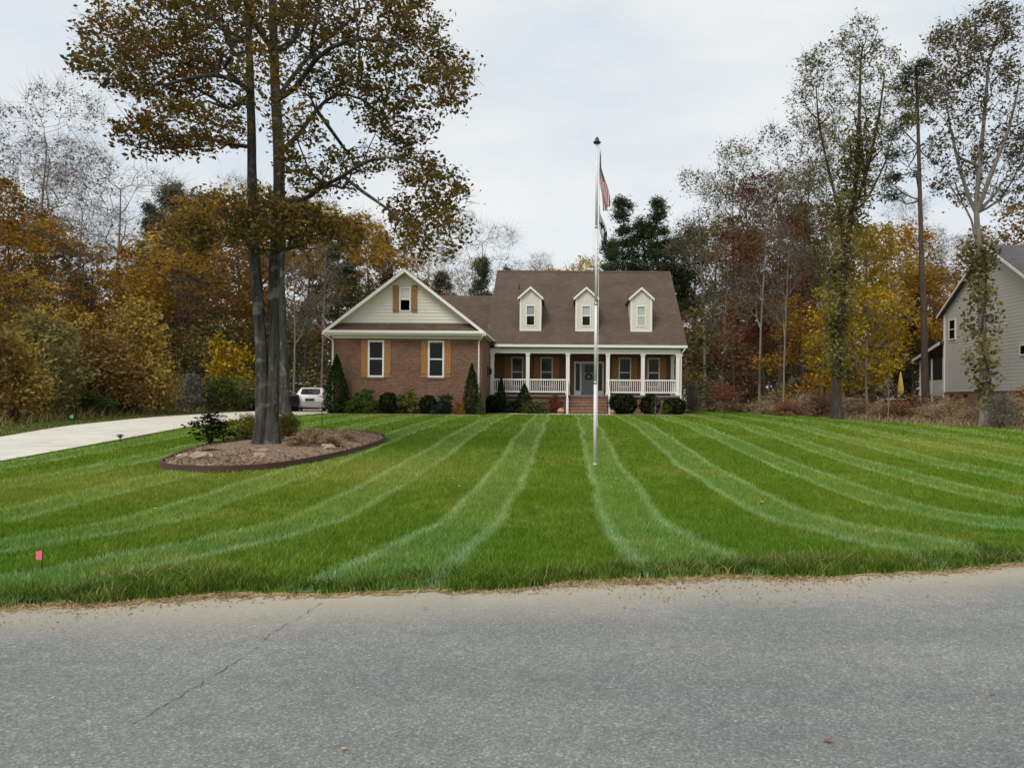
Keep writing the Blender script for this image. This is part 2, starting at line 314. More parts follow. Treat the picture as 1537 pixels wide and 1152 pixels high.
LEAF = {
 'oak': [(0, (0.040, 0.040, 0.0145)), (.35, (0.105, 0.098, 0.030)), (.6, (0.19, 0.115, 0.028)), (.85, (0.30, 0.148, 0.033)), (1, (0.253, 0.179, 0.066))],
 'oakr': [(0, (0.0517, 0.0345, 0.022)), (.4, (0.103, 0.0805, 0.0385)), (.7, (0.161, 0.138, 0.066)), (1, (0.23, 0.172, 0.088))],
 'gold': [(0, (0.156, 0.117, 0.027)), (.35, (0.39, 0.273, 0.0607)), (.7, (0.598, 0.416, 0.101)), (1, (0.75, 0.598, 0.243))],
 'yellow': [(0, (0.103, 0.0805, 0.0096)), (.35, (0.31, 0.207, 0.0144)), (.8, (0.644, 0.425, 0.024)), (1, (0.713, 0.506, 0.072))],
 'brown': [(0, (0.084, 0.0554, 0.0225)), (.35, (0.203, 0.129, 0.045)), (.7, (0.329, 0.198, 0.0625)), (1, (0.476, 0.317, 0.138))],
 'orange': [(0, (0.139, 0.0781, 0.0144)), (.4, (0.31, 0.168, 0.024)), (.75, (0.48, 0.263, 0.0336)), (1, (0.62, 0.398, 0.072))],
 'olive': [(0, (0.0675, 0.065, 0.025)), (.4, (0.162, 0.15, 0.0525)), (.8, (0.27, 0.234, 0.0875)), (1, (0.392, 0.325, 0.15))],
 'red': [(0, (0.0653, 0.0275, 0.0216)), (.5, (0.167, 0.0562, 0.042)), (.8, (0.246, 0.0813, 0.0576)), (1, (0.304, 0.15, 0.09))],
 'russet': [(0, (0.105, 0.0543, 0.033)), (.5, (0.255, 0.124, 0.072)), (.8, (0.36, 0.186, 0.105)), (1, (0.45, 0.279, 0.15))],
 'pine': [(0, (.018, .030, .012)), (.5, (.045, .066, .025)), (.85, (.08, .10, .038)), (1, (.14, .12, .05))],
 'box': [(0, (.006, .012, .005)), (.6, (.016, .030, .010)), (1, (.045, .07, .025))],
 'arbor': [(0, (.012, .028, .007)), (.6, (.030, .062, .014)), (1, (.07, .11, .03))],
 'green': [(0, (0.0345, 0.0605, 0.0132)), (.6, (0.092, 0.143, 0.033)), (1, (0.184, 0.22, 0.066))],
 'lime': [(0, (0.068, 0.068, 0.0108)), (.5, (0.162, 0.152, 0.027)), (1, (0.289, 0.24, 0.072))],
 'blue': [(0, (.02, .035, .03)), (.6, (.05, .075, .06)), (1, (.10, .13, .10))],
 'brush': [(0, (0.15, 0.096, 0.0575)), (.45, (0.336, 0.24, 0.144)), (.8, (0.504, 0.39, 0.241)), (1, (0.24, 0.228, 0.092))],
 'bare': [(0, (.11, .075, .06)), (.6, (.22, .16, .13)), (1, (.32, .23, .17))],
 'greybrush': [(0, (0.091, 0.0938, 0.072)), (.6, (0.195, 0.188, 0.15)), (1, (0.312, 0.288, 0.228))],
}
for k, v in list(LEAF.items()): MAT['leaf_'+k] = m_leaf(k+'_leaves', v)

# ------------------------------------------------------------------ plant makers
def leaf_quads(C, size, rnd, aspect=.55, droop=0, up=None):
    n = len(C); a = rng.normal(size=(n, 3)); a[:, 2] *= .6; a[:, 2] -= droop
    if up is not None: a = a*.5+up
    a /= np.linalg.norm(a, axis=1, keepdims=True)+1e-9
    b = np.cross(a, rng.normal(size=(n, 3))); b /= np.linalg.norm(b, axis=1, keepdims=True)+1e-9
    sz = (np.ones(n)*size*rng.uniform(.45, 1.5, n))[:, None]
    c2 = np.cross(a, b)*sz*.12
    V = np.stack([C-a*sz*.5, C-b*sz*.5*aspect+c2, C+a*sz*.5, C+b*sz*.5*aspect+c2], 1).reshape(-1, 3)
    return V, np.arange(n*4).reshape(n, 4), np.clip(rnd, 0, 1)
def blob_points(blobs, shell=.55):
    P = []
    for (c, r, n) in blobs:
        d = rng.normal(size=(n, 3)); d /= np.linalg.norm(d, axis=1, keepdims=True)
        q = rng.uniform(0, 1, n)**(1/3); q = np.where(rng.uniform(size=n) < shell, .7+.3*q, q)
        P.append(np.array(c)+d*q[:, None]*np.array(r))
    return np.concatenate(P)
def grow(P, roots, bf=.35):
    """balanced minimum spanning tree from the root polylines (each: points, index of parent polyline or None)"""
    N = []; par = []; path = []; fixed = []
    for pts, (pi, pk) in roots:
        prev = -1 if pi is None else pk
        for q in pts:
            N.append(q); par.append(prev); path.append(0 if prev < 0 else path[prev]+np.linalg.norm(np.array(q)-np.array(N[prev]))); fixed.append(True); prev = len(N)-1
    n0 = len(N); M = len(P)
    nodes = np.zeros((n0+M, 3)); nodes[:n0] = np.array(N); parent = np.full(n0+M, -1); parent[:n0] = par; pl = np.zeros(n0+M); pl[:n0] = path
    best = np.full(M, 1e9); bp = np.zeros(M, int); bd = np.zeros(M)
    def upd(i):
        d = np.linalg.norm(P-nodes[i], axis=1); c = d+bf*(pl[i]+d); m = c < best
        best[m] = c[m]; bp[m] = i; bd[m] = d[m]
    for i in range(n0):
        if i >= 2: upd(i)
    done = np.zeros(M, bool)
    for k in range(M):
        j = int(np.argmin(np.where(done, 1e9, best))); done[j] = True; i = n0+k
        nodes[i] = P[j]; parent[i] = bp[j]; pl[i] = pl[bp[j]]+bd[j]
        d = np.linalg.norm(P-nodes[i], axis=1); c = d+bf*(pl[i]+d); m = (c < best) & ~done
        best[m] = c[m]; bp[m] = i; bd[m] = d[m]
    return nodes, parent, n0
def frusta(A, B, ra, rb, k):
    n = len(A); t = B-A; ln = np.linalg.norm(t, axis=1, keepdims=True)+1e-9; t = t/ln
    ref = np.where(np.abs(t[:, 1:2]) < .9, np.array([[0, 1., 0]]), np.array([[1., 0, 0]]))
    a = np.cross(t, ref); a /= np.linalg.norm(a, axis=1, keepdims=True); b = np.cross(t, a)
    q = 2*PI*np.arange(k)/k; ring = a[:, None, :]*np.cos(q)[None, :, None]+b[:, None, :]*np.sin(q)[None, :, None]
    V = np.concatenate([A[:, None, :]+ring*ra[:, None, None], (B+t*rb[:, None]*.3)[:, None, :]+ring*rb[:, None, None]], 1).reshape(-1, 3)
    base = (np.arange(n)*2*k)[:, None, None]; j = np.arange(k); j2 = (j+1) % k
    Fq = np.stack([j, j2, j2+k, j+k], 1)[None]+base
    return V, Fq.reshape(-1, 4)
def tree_meshes(name, trunks, blobs, leaf, per=10, lsize=.25, spread=.35, bark='bark_brown', r0=.012, bf=.35, aspect=.55, shell=.55, pw=2.3, prmin=None, leafprob=1.0, droop=.15, tipdepth=2, extra=None, k_trunk=10, twigs=2, twl=None):
    """trunks: list of (points, base radius, top radius, parent (polyline, node index) or (None,None))"""
    P = blob_points(blobs, shell)
    roots = []; start = []; n = 0
    for pts, rb, rt, (pi, ni) in trunks:
        start.append(n); roots.append((pts, (None, None) if pi is None else (pi, start[pi]+ni))); n += len(pts)
    nodes, parent, n0 = grow(P, roots, bf)
    tot = len(nodes); child = np.zeros(tot, int)
    for i in range(tot):
        if parent[i] >= 0: child[parent[i]] += 1
    rp = np.zeros(tot); depth = np.zeros(tot, int)
    order = range(tot-1, -1, -1)
    for i in order:
        if child[i] == 0: rp[i] = r0**pw
        p = parent[i]
        if p >= 0: rp[p] += rp[i]; depth[p] = max(depth[p], depth[i]+1)
    rad = rp**(1/pw)
    mb_V, mb_F, off = [], [], 0
    idx = n0
    for (pts, rb, rt, pr), st in zip(trunks, start):
        m = len(pts)
        q = np.linspace(0, 1, m); rr = np.array(rb) if hasattr(rb, '__len__') else rb+(rt-rb)*q**.85; rb = float(rr[0])
        rad[st:st+m] = np.maximum(np.minimum(rad[st:st+m], rr*1.15), rr)
        rad[st:st+m] = rr
        # continuous trunk tube
        pts_ = [np.array(z) for z in pts]; sub = []; sr = []
        if pr[0] is None: 
            pass
        else:
            pp = np.array(trunks[pr[0]][0][pr[1]]); pts_ = [pp]+pts_; rr = np.concatenate([[rr[0]*1.1], rr])
        # Catmull-Rom
        for i in range(len(pts_)-1):
            a = pts_[max(i-1, 0)]; b = pts_[i]; c = pts_[i+1]; d = pts_[min(i+2, len(pts_)-1)]
            L_ = np.linalg.norm(c-b); ns_ = max(2, int(L_/.35) if rb > .12 else int(L_/.6))
            for s_ in range(ns_):
                u = s_/ns_
                sub.append(.5*((2*b)+(c-a)*u+(2*a-5*b+4*c-d)*u*u+(3*b-a-3*c+d)*u**3)); sr.append(rr[i]+(rr[i+1]-rr[i])*u)
        sub.append(pts_[-1]); sr.append(rr[-1])
        mb = MB(); kk = k_trunk if rb > .1 else 6; mb.tube([tuple(z) for z in sub], sr, kk)
        V = np.array(mb.v)
        jit = rng.normal(size=len(V))*.03
        if rb > .12:
            th = np.tile(np.arange(kk)*2*PI/kk, len(sub)); zz_ = np.repeat(np.array(sub)[:, 2], kk); jit = jit+.045*np.sin(7*th+1.3*np.sin(zz_*.7))+.035*np.sin(11*th+.9*zz_)
            if pr[0] is None: jit = jit+np.exp(-np.maximum(zz_, 0)/.3)*(.5+.28*np.sin(5*th+.6))
        cen = np.repeat(np.array(sub), kk, 0); V = cen+(V-cen)*(1+jit)[:, None]
        Fq = np.array([f for f in mb.f if len(f) == 4]); mb_V.append(V); mb_F.append(Fq+off); off += len(V)
    for i in range(n0, tot):
        rad[i] = min(rad[i], rad[parent[i]]*.8)
    e = np.arange(n0, tot); ra = rad[parent[e]]; ra = np.minimum(ra, rad[e]*1.5); rb_ = rad[e]
    for lo, hi, k in ((0, .018, 3), (.018, .05, 4), (.05, 9, 6)):
        m = (rb_ >= lo) & (rb_ < hi)
        if m.any():
            V, Fq = frusta(nodes[parent[e[m]]], nodes[e[m]], ra[m], rb_[m], k); mb_V.append(V); mb_F.append(Fq+off); off += len(V)
    if twigs:
        tp = np.repeat(np.array([i for i in range(n0, tot) if depth[i] <= 1], dtype=int), twigs); d = rng.normal(size=(len(tp), 3)); d[:, 2] += .25; d /= np.linalg.norm(d, axis=1, keepdims=True)
        out = nodes[tp]-nodes[parent[tp]]; out /= np.linalg.norm(out, axis=1, keepdims=True)+1e-9; d = d*.8+out*.6; d *= ((twl or spread*1.5)*rng.uniform(.5, 1.3, len(tp)))[:, None]
        V, Fq = frusta(nodes[tp], nodes[tp]+d, np.full(len(tp), r0*.7), np.full(len(tp), r0*.3), 3); mb_V.append(V); mb_F.append(Fq+off); off += len(V)
    tm = np_mesh(name+'_trunk', np.concatenate(mb_V), np.concatenate(mb_F), MAT[bark], smooth=True)
    tips = np.array([i for i in range(n0, tot) if depth[i] <= tipdepth and rng.uniform() < leafprob]); cm = None
    if len(tips) and per > 0:
        cnt = rng.poisson(per, len(tips)); C = np.repeat(nodes[tips], cnt, 0)+rng.normal(size=(cnt.sum(), 3))*np.repeat(spread*rng.uniform(.55, 1.25, len(tips)), cnt)[:, None]*np.array([1, 1, .75])
        q_ = nodes[tips]; fld = .5+.5*np.sin(q_[:, 0]*.9+rng.uniform(0, 6))*np.sin(q_[:, 1]*.8+rng.uniform(0, 6))*np.cos(q_[:, 2]*.7+rng.uniform(0, 6)); clump = fld*.6+.4*rng.uniform(0, 1, len(tips)); r = np.repeat(clump, cnt)*.68+rng.uniform(0, 1, cnt.sum())*.32
        V, Fq, r = leaf_quads(C, lsize, r, aspect, droop)
        if extra is not None:
            V2, F2, r2 = extra; Fq = np.concatenate([Fq, F2+len(V)]); V = np.concatenate([V, V2]); r = np.concatenate([r, r2])
        cm = np_mesh(name+'_crown', V, Fq, MAT['leaf_'+leaf], r)
    return tm, cm
def put_tree(name, ms, x, y, label, group=None, sc=1, rz=0, cat='tree', z=None, dz=-.05, sxy=None):
    o = thing(name, (x, y, (g(x, y) if z is None else z)+dz), label, cat, group, rz, (sxy or sc, sxy or sc, sc))
    link('trunk', ms[0], o)
    if ms[1]: link('crown', ms[1], o)
    return o
def bush_meshes(name, R, n, leaf, lsize, shape='ball', aspect=.6, shell=.75, stems=7, bark='bark_brown', lumps=0):
    """unit-ish bush standing on z=0; R = (rx, ry, height)"""
    rx, ry, h = R
    if shape == 'cone':
        z = rng.uniform(0, 1, n)**1.15; q = 2*PI*rng.uniform(0, 1, n); prof = np.minimum(1, (1-z)*1.5)**.8*np.minimum(1, .55+z*4)
        r = prof*np.sqrt(rng.uniform(shell**2*.6, 1, n))*(1+.10*np.sin(q*5+z*17)+.09*np.sin(q*3-z*31)+.06*rng.normal(size=n))
        C = np.stack([np.cos(q)*r*rx, np.sin(q)*r*ry, z*h*.97+.03], 1)
    else:
        d = rng.normal(size=(n, 3)); d /= np.linalg.norm(d, axis=1, keepdims=True)
        r = rng.uniform(0, 1, n)**(1/3); r = np.where(rng.uniform(size=n) < shell, .82+.18*r, r)
        lump = 1+.0*r
        for _ in range(9):
            v = rng.normal(size=3); v /= np.linalg.norm(v); lump = lump+(.17 if lumps else .12)*np.exp(-((1-d@v)/.12))-.012
        r = r*lump*(1+.07*np.abs(rng.normal(size=n)))
        C = d*r[:, None]*np.array([rx, ry, h*.5]); C[:, 2] += h*.52; C[:, 2] = np.maximum(C[:, 2], .02)
    rn = rng.uniform(0, 1, n)*.6+.4*(np.sin(C[:, 0]*5/rx+1)*np.cos(C[:, 1]*4/ry)*np.sin(C[:, 2]*6/h)*.5+.5)
    V, Fq, rn = leaf_quads(C, lsize, rn, aspect)
    cm = np_mesh(name+'_foliage', V, Fq, MAT['leaf_'+leaf], rn)
    mb = MB()
    for i in range(stems):
        q = 2*PI*i/stems; top = (math.cos(q)*rx*.55, math.sin(q)*ry*.55, h*random.uniform(.45, .75)) if shape != 'cone' else (math.cos(q)*rx*.12, math.sin(q)*ry*.12, h*random.uniform(.6, .92))
        mb.tube([(math.cos(q)*.04, math.sin(q)*.04, -.05), (top[0]*.5, top[1]*.5, top[2]*.55), top], [.022, .015, .006], 4)
    return mb.mesh(name+'_stem', MAT[bark]), cm
def shrub_meshes(name, R, leaf, n=30, nb=9, per=9, lsize=.2, spread=.3, stems=5, bark='bark_brown', aspect=.55, base=.12):
    """several stems from the ground and uneven leaf masses in an R = (rx, ry, h) envelope"""
    rx, ry, h = R; T = []; B = []
    for i in range(stems):
        q = 2*PI*i/stems+random.uniform(-.4, .4); e = random.uniform(.25, .6); hh = h*random.uniform(.5, .8)
        T.append(([(math.cos(q)*.03*rx, math.sin(q)*.03*ry, -.03), (math.cos(q)*rx*e*.35, math.sin(q)*ry*e*.35, hh*.4), (math.cos(q)*rx*e*.7, math.sin(q)*ry*e*.7, hh*.75), (math.cos(q)*rx*e, math.sin(q)*ry*e, hh)], .012*h+.004, .003*h, (None, None)))
    for i in range(nb):
        u = (i+.5)/nb; z = h*(base+(1-base)*u*.88); env = math.sqrt(max(.05, 1-(2*u-.8)**2/1.7)); q = i*2.4+random.uniform(-.5, .5); d = env*random.uniform(.25, .62)
        B.append(((math.cos(q)*rx*d, math.sin(q)*ry*d, z), (rx*random.uniform(.32, .52)*env, ry*random.uniform(.32, .52)*env, h*random.uniform(.10, .17)), n))
    return tree_meshes(name, T, B, leaf, per=per, lsize=lsize, spread=spread, bark=bark, r0=.0022*h, bf=.4, aspect=aspect, k_trunk=6)
def put_bush(name, ms, x, y, label, sc=(1, 1, 1), rz=0, group=None, cat='shrub', z=None):
    o = thing(name, (x, y, (g(x, y) if z is None else z)-.01), label, cat, group, rz, sc)
    link('stem', ms[0], o); link('foliage', ms[1], o); return o

# ------------------------------------------------------------------ ground, road, lawn, drive
def grid_mesh(name, xs, ys, zf, mat):
    X, Y = np.meshgrid(xs, ys); V = np.stack([X, Y, zf(X, Y)], -1).reshape(-1, 3); nx, ny = len(xs), len(ys)
    i = np.arange(nx-1)[None]+np.arange(ny-1)[:, None]*nx
    return np_mesh(name, V, np.stack([i, i+1, i+1+nx, i+nx], -1).reshape(-1, 4), mat, smooth=True)
def ax(*seg):
    return np.unique(np.concatenate([np.arange(a, b, s) for a, b, s in seg]))
tag(link('ground', grid_mesh('ground', ax((-900, -60, 60), (-60, 60, 1.0), (60, 901, 60)), ax((-400, -40, 60), (-40, 4, 2), (4, 70, .5), (70, 1500, 60)),
    lambda X, Y: g(X, Y)-.07+.0*X, MAT['ground'])), 'brown leaf littered ground under the woods', kind='structure')
def strip(name, rows, mat, zoff, nacross=2):
    """rows: list of (left (x,y), right (x,y))"""
    V = []; n = nacross+1
    for (a, b) in rows:
        for k in range(n):
            u = k/nacross; x = a[0]+(b[0]-a[0])*u; y = a[1]+(b[1]-a[1])*u; V.append((x, y, g(x, y)+zoff))
    V = np.array(V); m = len(rows); i = np.arange(n-1)[None]+np.arange(m-1)[:, None]*n
    return np_mesh(name, V, np.stack([i, i+1, i+1+n, i+n], -1).reshape(-1, 4), mat, smooth=True)
def edge_y(x, s=0): return 6.5+.181*x+s/.984
ro = [((x, edge_y(x, -8.2)), (x, edge_y(x, .24))) for x in np.arange(-160, 161, 4.)]
road = tag(link('road', strip('road', ro, MAT['asphalt'], 0.0, 3)), 'worn pale grey asphalt road with tan dirt along its edge', kind='structure')
def vy(x): return .16*math.sin(x*1.7)+.10*math.sin(x*4.3+1)+.05*math.sin(x*11+2)
tag(link('verge', strip('verge', [((x, edge_y(x, .02+.4*vy(x)+random.uniform(-.06, .05))), (x, edge_y(x, .9))) for x in np.arange(-30, 30.1, .05)], MAT['dirt'], .004, 3)), 'bare tan dirt strip between road and lawn', kind='structure')
# lawn sheet: columns between the drive and the right boundary, rows measured from the road
DR_Y = [0, 4, 16.3, 19.3, 24.3, 30.8, 39.2, 52]; DR_N = [-10.5, -12.2, -12.5, -12.7, -13.1, -13.5, -13.2, -13.15]; DR_F = [-14.2, -15.2, -15.6, -16.0, -17.0, -18.0, -18.6, -19.0]
def drive_near(y): return np.interp(y, DR_Y, DR_N)
def drive_far(y): return np.interp(y, DR_Y, DR_F)
RB_Y = [0, 20, 30.2, 33.5, 36.4, 38.5, 47.8, 56.6, 70]; RB_X = [40, 30, 18.7, 16.6, 14.9, 14.0, 13.8, 12.7, 11.5]
def right_b(y): return np.interp(y, RB_Y, RB_X)
def lawn_rows(front, back, left, right, step):
    rows = []
    for s in np.arange(front, back, step):
        rows.append(s)
    return rows
S_ = np.concatenate([np.arange(.16, 2, .12), np.arange(2, 12, .4), np.arange(12, 54, 1.0)]); V = []; NCOL = 90
for s in S_:
    xl, xr = -13.0, 16.0
    for _ in range(12):
        xl = .5*xl+.5*(float(drive_near(edge_y(xl, s)))-.25); xr = .5*xr+.5*float(right_b(edge_y(xr, s)))
    for k in range(NCOL):
        x = xl+(xr-xl)*k/(NCOL-1); so = s+(.5*vy(x) if s < .3 else 0); y = edge_y(x, so); V.append((x, y, g(x, y)+.012))
V = np.array(V); i = np.arange(NCOL-1)[None]+np.arange(len(S_)-1)[:, None]*NCOL
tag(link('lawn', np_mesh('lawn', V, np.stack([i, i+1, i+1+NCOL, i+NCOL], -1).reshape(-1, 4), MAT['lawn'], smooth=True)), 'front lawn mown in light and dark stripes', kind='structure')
ls = []
for y in np.arange(3, 48, 1.): ls.append(((float(drive_far(y))-(2.2 if y < 34 else max(.3, 2.2-(y-34)*.25)), y), (float(drive_far(y))+.05, y)))
tag(link('grass_strip', strip('grass_strip', ls, MAT['rough'], .01, 3)), 'narrow grass strip between the drive and the woods', kind='structure')
DRIVE = bpy.data.objects.new('driveway', None); COL.objects.link(DRIVE); tag(DRIVE, 'pale concrete driveway running back to the garage', kind='structure')
ys_ = [2.6]+list(np.arange(5.5, 52, 4.6)); 
for a, b in zip(ys_[:-1], ys_[1:]):
    yy = np.linspace(a+.012, b-.012, 6)
    o = link('concrete_panel', strip('concrete_panel', [((float(drive_far(y)), y), (float(drive_near(y)), y)) for y in yy], MAT['concrete'], .035, 4), DRIVE)
# walk along the house front to the steps
WALK = bpy.data.objects.new('front_path', None); COL.objects.link(WALK); tag(WALK, 'pale concrete path in front of the porch steps', kind='structure')
for k in range(5):
    x0 = -3.3+k*1.2; m_ = MB(); z = g(x0, 42.6); m_.box(x0+.01, x0+1.19, 42.35-.06*k, 43.3-.02*k, z-.1, z+.05); m_.build('concrete_panel', MAT['concrete'], WALK)
# crack in the asphalt
ck = [(-1.95, 5.96), (-2.0, 5.52), (-2.03, 5.30), (-2.05, 5.08), (-2.03, 4.80), (-2.06, 4.54), (-2.09, 4.24), (-2.13, 4.02), (-2.15, 3.88), (-2.17, 3.70)]
m_ = MB(); pts = []
for (a, b) in zip(ck[:-1], ck[1:]):
    for k in range(6):
        u = k/6; pts.append((a[0]+(b[0]-a[0])*u+random.uniform(-.012, .012), a[1]+(b[1]-a[1])*u))
for (a, b) in zip(pts[:-1], pts[1:]):
    wa = .0012+.002*random.random()
    if random.random() < .38: continue
    m_.quad((a[0]-wa, a[1], .006), (a[0]+wa, a[1], .006), (b[0]+wa, b[1], .006), (b[0]-wa, b[1], .006))
m_.build('crack', MAT['crack'], road)

# ------------------------------------------------------------------ island bed under the big tree
BED = [(-9.0, 16.9), (-8.7, 15.95), (-8.16, 15.4), (-7.24, 15.2), (-6.35, 15.75), (-5.77, 17.2), (-5.4, 19.3), (-5.35, 21.4), (-5.6, 22.7), (-6.4, 23.9), (-7.4, 24.3), (-8.5, 23.8), (-9.2, 22.3), (-9.4, 20.3), (-9.3, 18.4)]
def smooth_loop(P, k=6):
    P = [np.array(p) for p in P]; n = len(P); o = []
    for i in range(n):
        a, b, c, d = P[i-1], P[i], P[(i+1) % n], P[(i+2) % n]
        for j in range(k):
            u = j/k; o.append(.5*((2*b)+(c-a)*u+(2*a-5*b+4*c-d)*u*u+(3*b-a-3*c+d)*u**3))
    return np.array(o)
BL = smooth_loop(BED); BC = BL.mean(0)
def in_bed(x, y, grow_=1.0):
    P = BC+(BL-BC)*grow_; ins = np.zeros(np.shape(x), bool); j = len(P)-1
    for i in range(len(P)):
        xi, yi = P[i]; xj, yj = P[j]
        ins ^= ((yi > y) != (yj > y)) & (x < (xj-xi)*(y-yi)/(yj-yi+1e-12)+xi); j = i
    return ins
V = []; nr = 10
for r in range(nr+1):
    u = r/nr
    for p in BL:
        q = BC+(p-BC)*u*.985; h = .10+.16*(1-u**2); V.append((q[0], q[1], g(q[0], q[1])+h+(random.uniform(-.015, .015) if r < nr else 0)))
n = len(BL); Fq = []
for r in range(nr):
    for k in range(n): Fq.append((r*n+k, r*n+(k+1) % n, (r+1)*n+(k+1) % n, (r+1)*n+k))
tag(link('mulch_bed', np_mesh('mulch_bed', np.array(V), np.array(Fq), MAT['mulch'], smooth=True)), 'mulched bed around the big tree', kind='structure')
def bedz(x, y):
    return g(x, y)+.2
m_ = MB()
for k in range(n):
    a, b = BL[k], BL[(k+1) % n]; ao = BC+(a-BC)*1.018; bo = BC+(b-BC)*1.018
    za, zb = g(*a), g(*b); m_.quad((ao[0], ao[1], za-.05), (bo[0], bo[1], zb-.05), (bo[0], bo[1], zb+.15), (ao[0], ao[1], za+.15))
    m_.quad((ao[0], ao[1], za+.15), (bo[0], bo[1], zb+.15), (b[0], b[1], zb+.15), (a[0], a[1], za+.15)); m_.quad((a[0], a[1], za+.15), (b[0], b[1], zb+.15), (b[0], b[1], zb+.0), (a[0], a[1], za+.0))
tag(m_.build('bed_edging', MAT['edging']), 'dark brown curved edging around the mulched tree bed', 'edging')
N_ = 9000; P = BC+(BL[rng.integers(0, n, N_)]-BC)*np.sqrt(rng.uniform(0, .95, N_))[:, None]
rr = np.linalg.norm(P-BC, axis=1)
C = np.stack([P[:, 0], P[:, 1], np.array([g(a, b) for a, b in P])+.12], 1)
ang = np.array([np.linalg.norm(p-BC) for p in P]); lim = np.array([np.min(np.linalg.norm(BL-p, axis=1)) for p in P]); C[:, 2] += np.clip(lim/2.2, 0, 1)*.13
V, Fq, r_ = leaf_quads(C, .16, rng.uniform(0, 1, N_), .12); tag(link('pine_straw', np_mesh('pine_straw', V, Fq, MAT['straw'], r_)), 'loose tan straw scattered over the mulch bed', 'mulch', kind='stuff')

# ------------------------------------------------------------------ grass blades
def blades(X, Y, h, wd, mat_name, seg3=False, lean=.45, zo=.01, rnd=None):
    n = len(X); Z = g(X, Y)+zo; B = np.stack([X, Y, Z], 1); q = rng.uniform(0, 2*PI, n)
    side = np.stack([np.cos(q), np.sin(q), np.zeros(n)], 1)*(wd*rng.uniform(.7, 1.3, n))[:, None]
    q2 = rng.uniform(0, 2*PI, n); H = h*rng.uniform(.55, 1.25, n); ln = np.stack([np.cos(q2), np.sin(q2), np.zeros(n)], 1)*(H*lean*rng.uniform(.2, 1.6, n))[:, None]
    upv = np.zeros((n, 3)); upv[:, 2] = H; r = rng.uniform(0, 1, n) if rnd is None else rnd
    if not seg3:
        V = np.stack([B-side*.5, B+side*.5, B+upv+ln], 1).reshape(-1, 3); return V, np.arange(3*n).reshape(n, 3), r
    m = B+upv*.6+ln*.35
    V = np.stack([B-side*.5, B+side*.5, m+side*.4, m-side*.4, B+upv+ln], 1).reshape(-1, 3); b5 = (np.arange(n)*5)[:, None]
    return V, np.concatenate([b5+np.array([[0, 1, 2]]), b5+np.array([[0, 2, 3]]), b5+np.array([[3, 2, 4]])]), np.concatenate([r, r, r])
def sample(Ya, Yb, dens):
    A = (Yb-Ya)*(.79*Yb+3+.66*Yb+3); n = int(A*dens); Y = rng.uniform(Ya, Yb, n); X = rng.uniform(-.79*Yb-3, .66*Yb+3, n)
    k = (X > -.78*Y-2.5) & (X < .64*Y+2.5) & (sdist(X, Y) > .13+.5*np.vectorize(vy)(X)+rng.normal(size=n)*.05) & (X > drive_near(Y)+.06) & (X < right_b(Y)) & ~in_bed(X, Y, 1.02)
    k &= ~((Y > 42.2) & (X < 8))
    return X[k], Y[k]
parts = []
for Ya, Yb, dens, h, wd, s3 in ((4.9, 9.5, 3000, .065, .007, True), (9.5, 14, 1500, .062, .011, False), (14, 24, 520, .062, .018, False), (24, 56, 110, .07, .035, False)):
    X, Y = sample(Ya, Yb, dens); hh = h*(1+.25*np.sin(X*3.1+Y*1.3)*np.sin(Y*2.7)); V, Fq, r = blades(X, Y, hh, wd, None, s3, .6); parts.append((V, Fq, r))
off = 0; VV, FF, RR = [], [], []
for V, Fq, r in parts: VV.append(V); FF.append(Fq+off); RR.append(r); off += len(V)
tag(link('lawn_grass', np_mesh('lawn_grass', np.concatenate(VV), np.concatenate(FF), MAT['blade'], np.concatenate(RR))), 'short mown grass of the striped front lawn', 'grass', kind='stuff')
ny = 9000; Y = rng.uniform(8, 44, ny); X = drive_far(Y)-rng.uniform(0, 2.1, ny); V, Fq, r = blades(X, Y, .07, .035, None); tag(link('strip_grass', np_mesh('strip_grass', V, Fq, MAT['roughblade'], r)), 'short grass on the strip between the drive and the woods', 'grass', kind='stuff')
# taller ragged tufts and dead thatch where lawn meets road
nt_ = 640; tx = rng.uniform(-6.5, 7.2, nt_); ts = .14+.5*np.vectorize(vy)(tx)+np.abs(rng.normal(size=nt_))*.18; cnt = rng.integers(10, 42, nt_)
X = np.repeat(tx, cnt)+rng.normal(size=cnt.sum())*.05; S1 = np.repeat(ts, cnt)+rng.normal(size=cnt.sum())*.04; Y = 6.5+.181*X+S1/.984
hh = np.repeat(rng.uniform(.06, .14, nt_), cnt); base_r = np.repeat(rng.uniform(0, .75, nt_), cnt)
V, Fq, r = blades(X, Y, hh, .008, None, True, .75, .0, np.clip(base_r+rng.uniform(-.2, .3, len(X)), 0, 1)); tag(link('edge_grass', np_mesh('edge_grass', V, Fq, MAT['edgeblade'], r)), 'ragged uncut grass tufts along the road edge', 'grass', kind='stuff')
nd = 9000; X = rng.uniform(-7, 8, nd); keep = (np.sin(X*1.3+.5)+.6*np.sin(X*3.7)+rng.normal(size=nd)*.6) > .1; X = X[keep]
S1 = .05+.45*np.vectorize(vy)(X)+rng.normal(size=len(X))*.09; Y = 6.5+.181*X+S1/.984
C = np.stack([X, Y, g(X, Y)+rng.uniform(.004, .025, len(X))], 1); V, Fq, r = leaf_quads(C, .055, rng.uniform(0, 1, len(X)), .16)
tag(link('dry_thatch', np_mesh('dry_thatch', V, Fq, MAT['dryblade'], r)), 'dead straw coloured grass lying along the road edge', 'thatch', kind='stuff')
ng = 3200; X = rng.uniform(-7, 8, ng); S1 = .08+.35*np.vectorize(vy)(X)-np.abs(rng.normal(size=ng))*.16*(1.1+np.sin(X*1.1)); Y = 6.5+.181*X+S1/.984
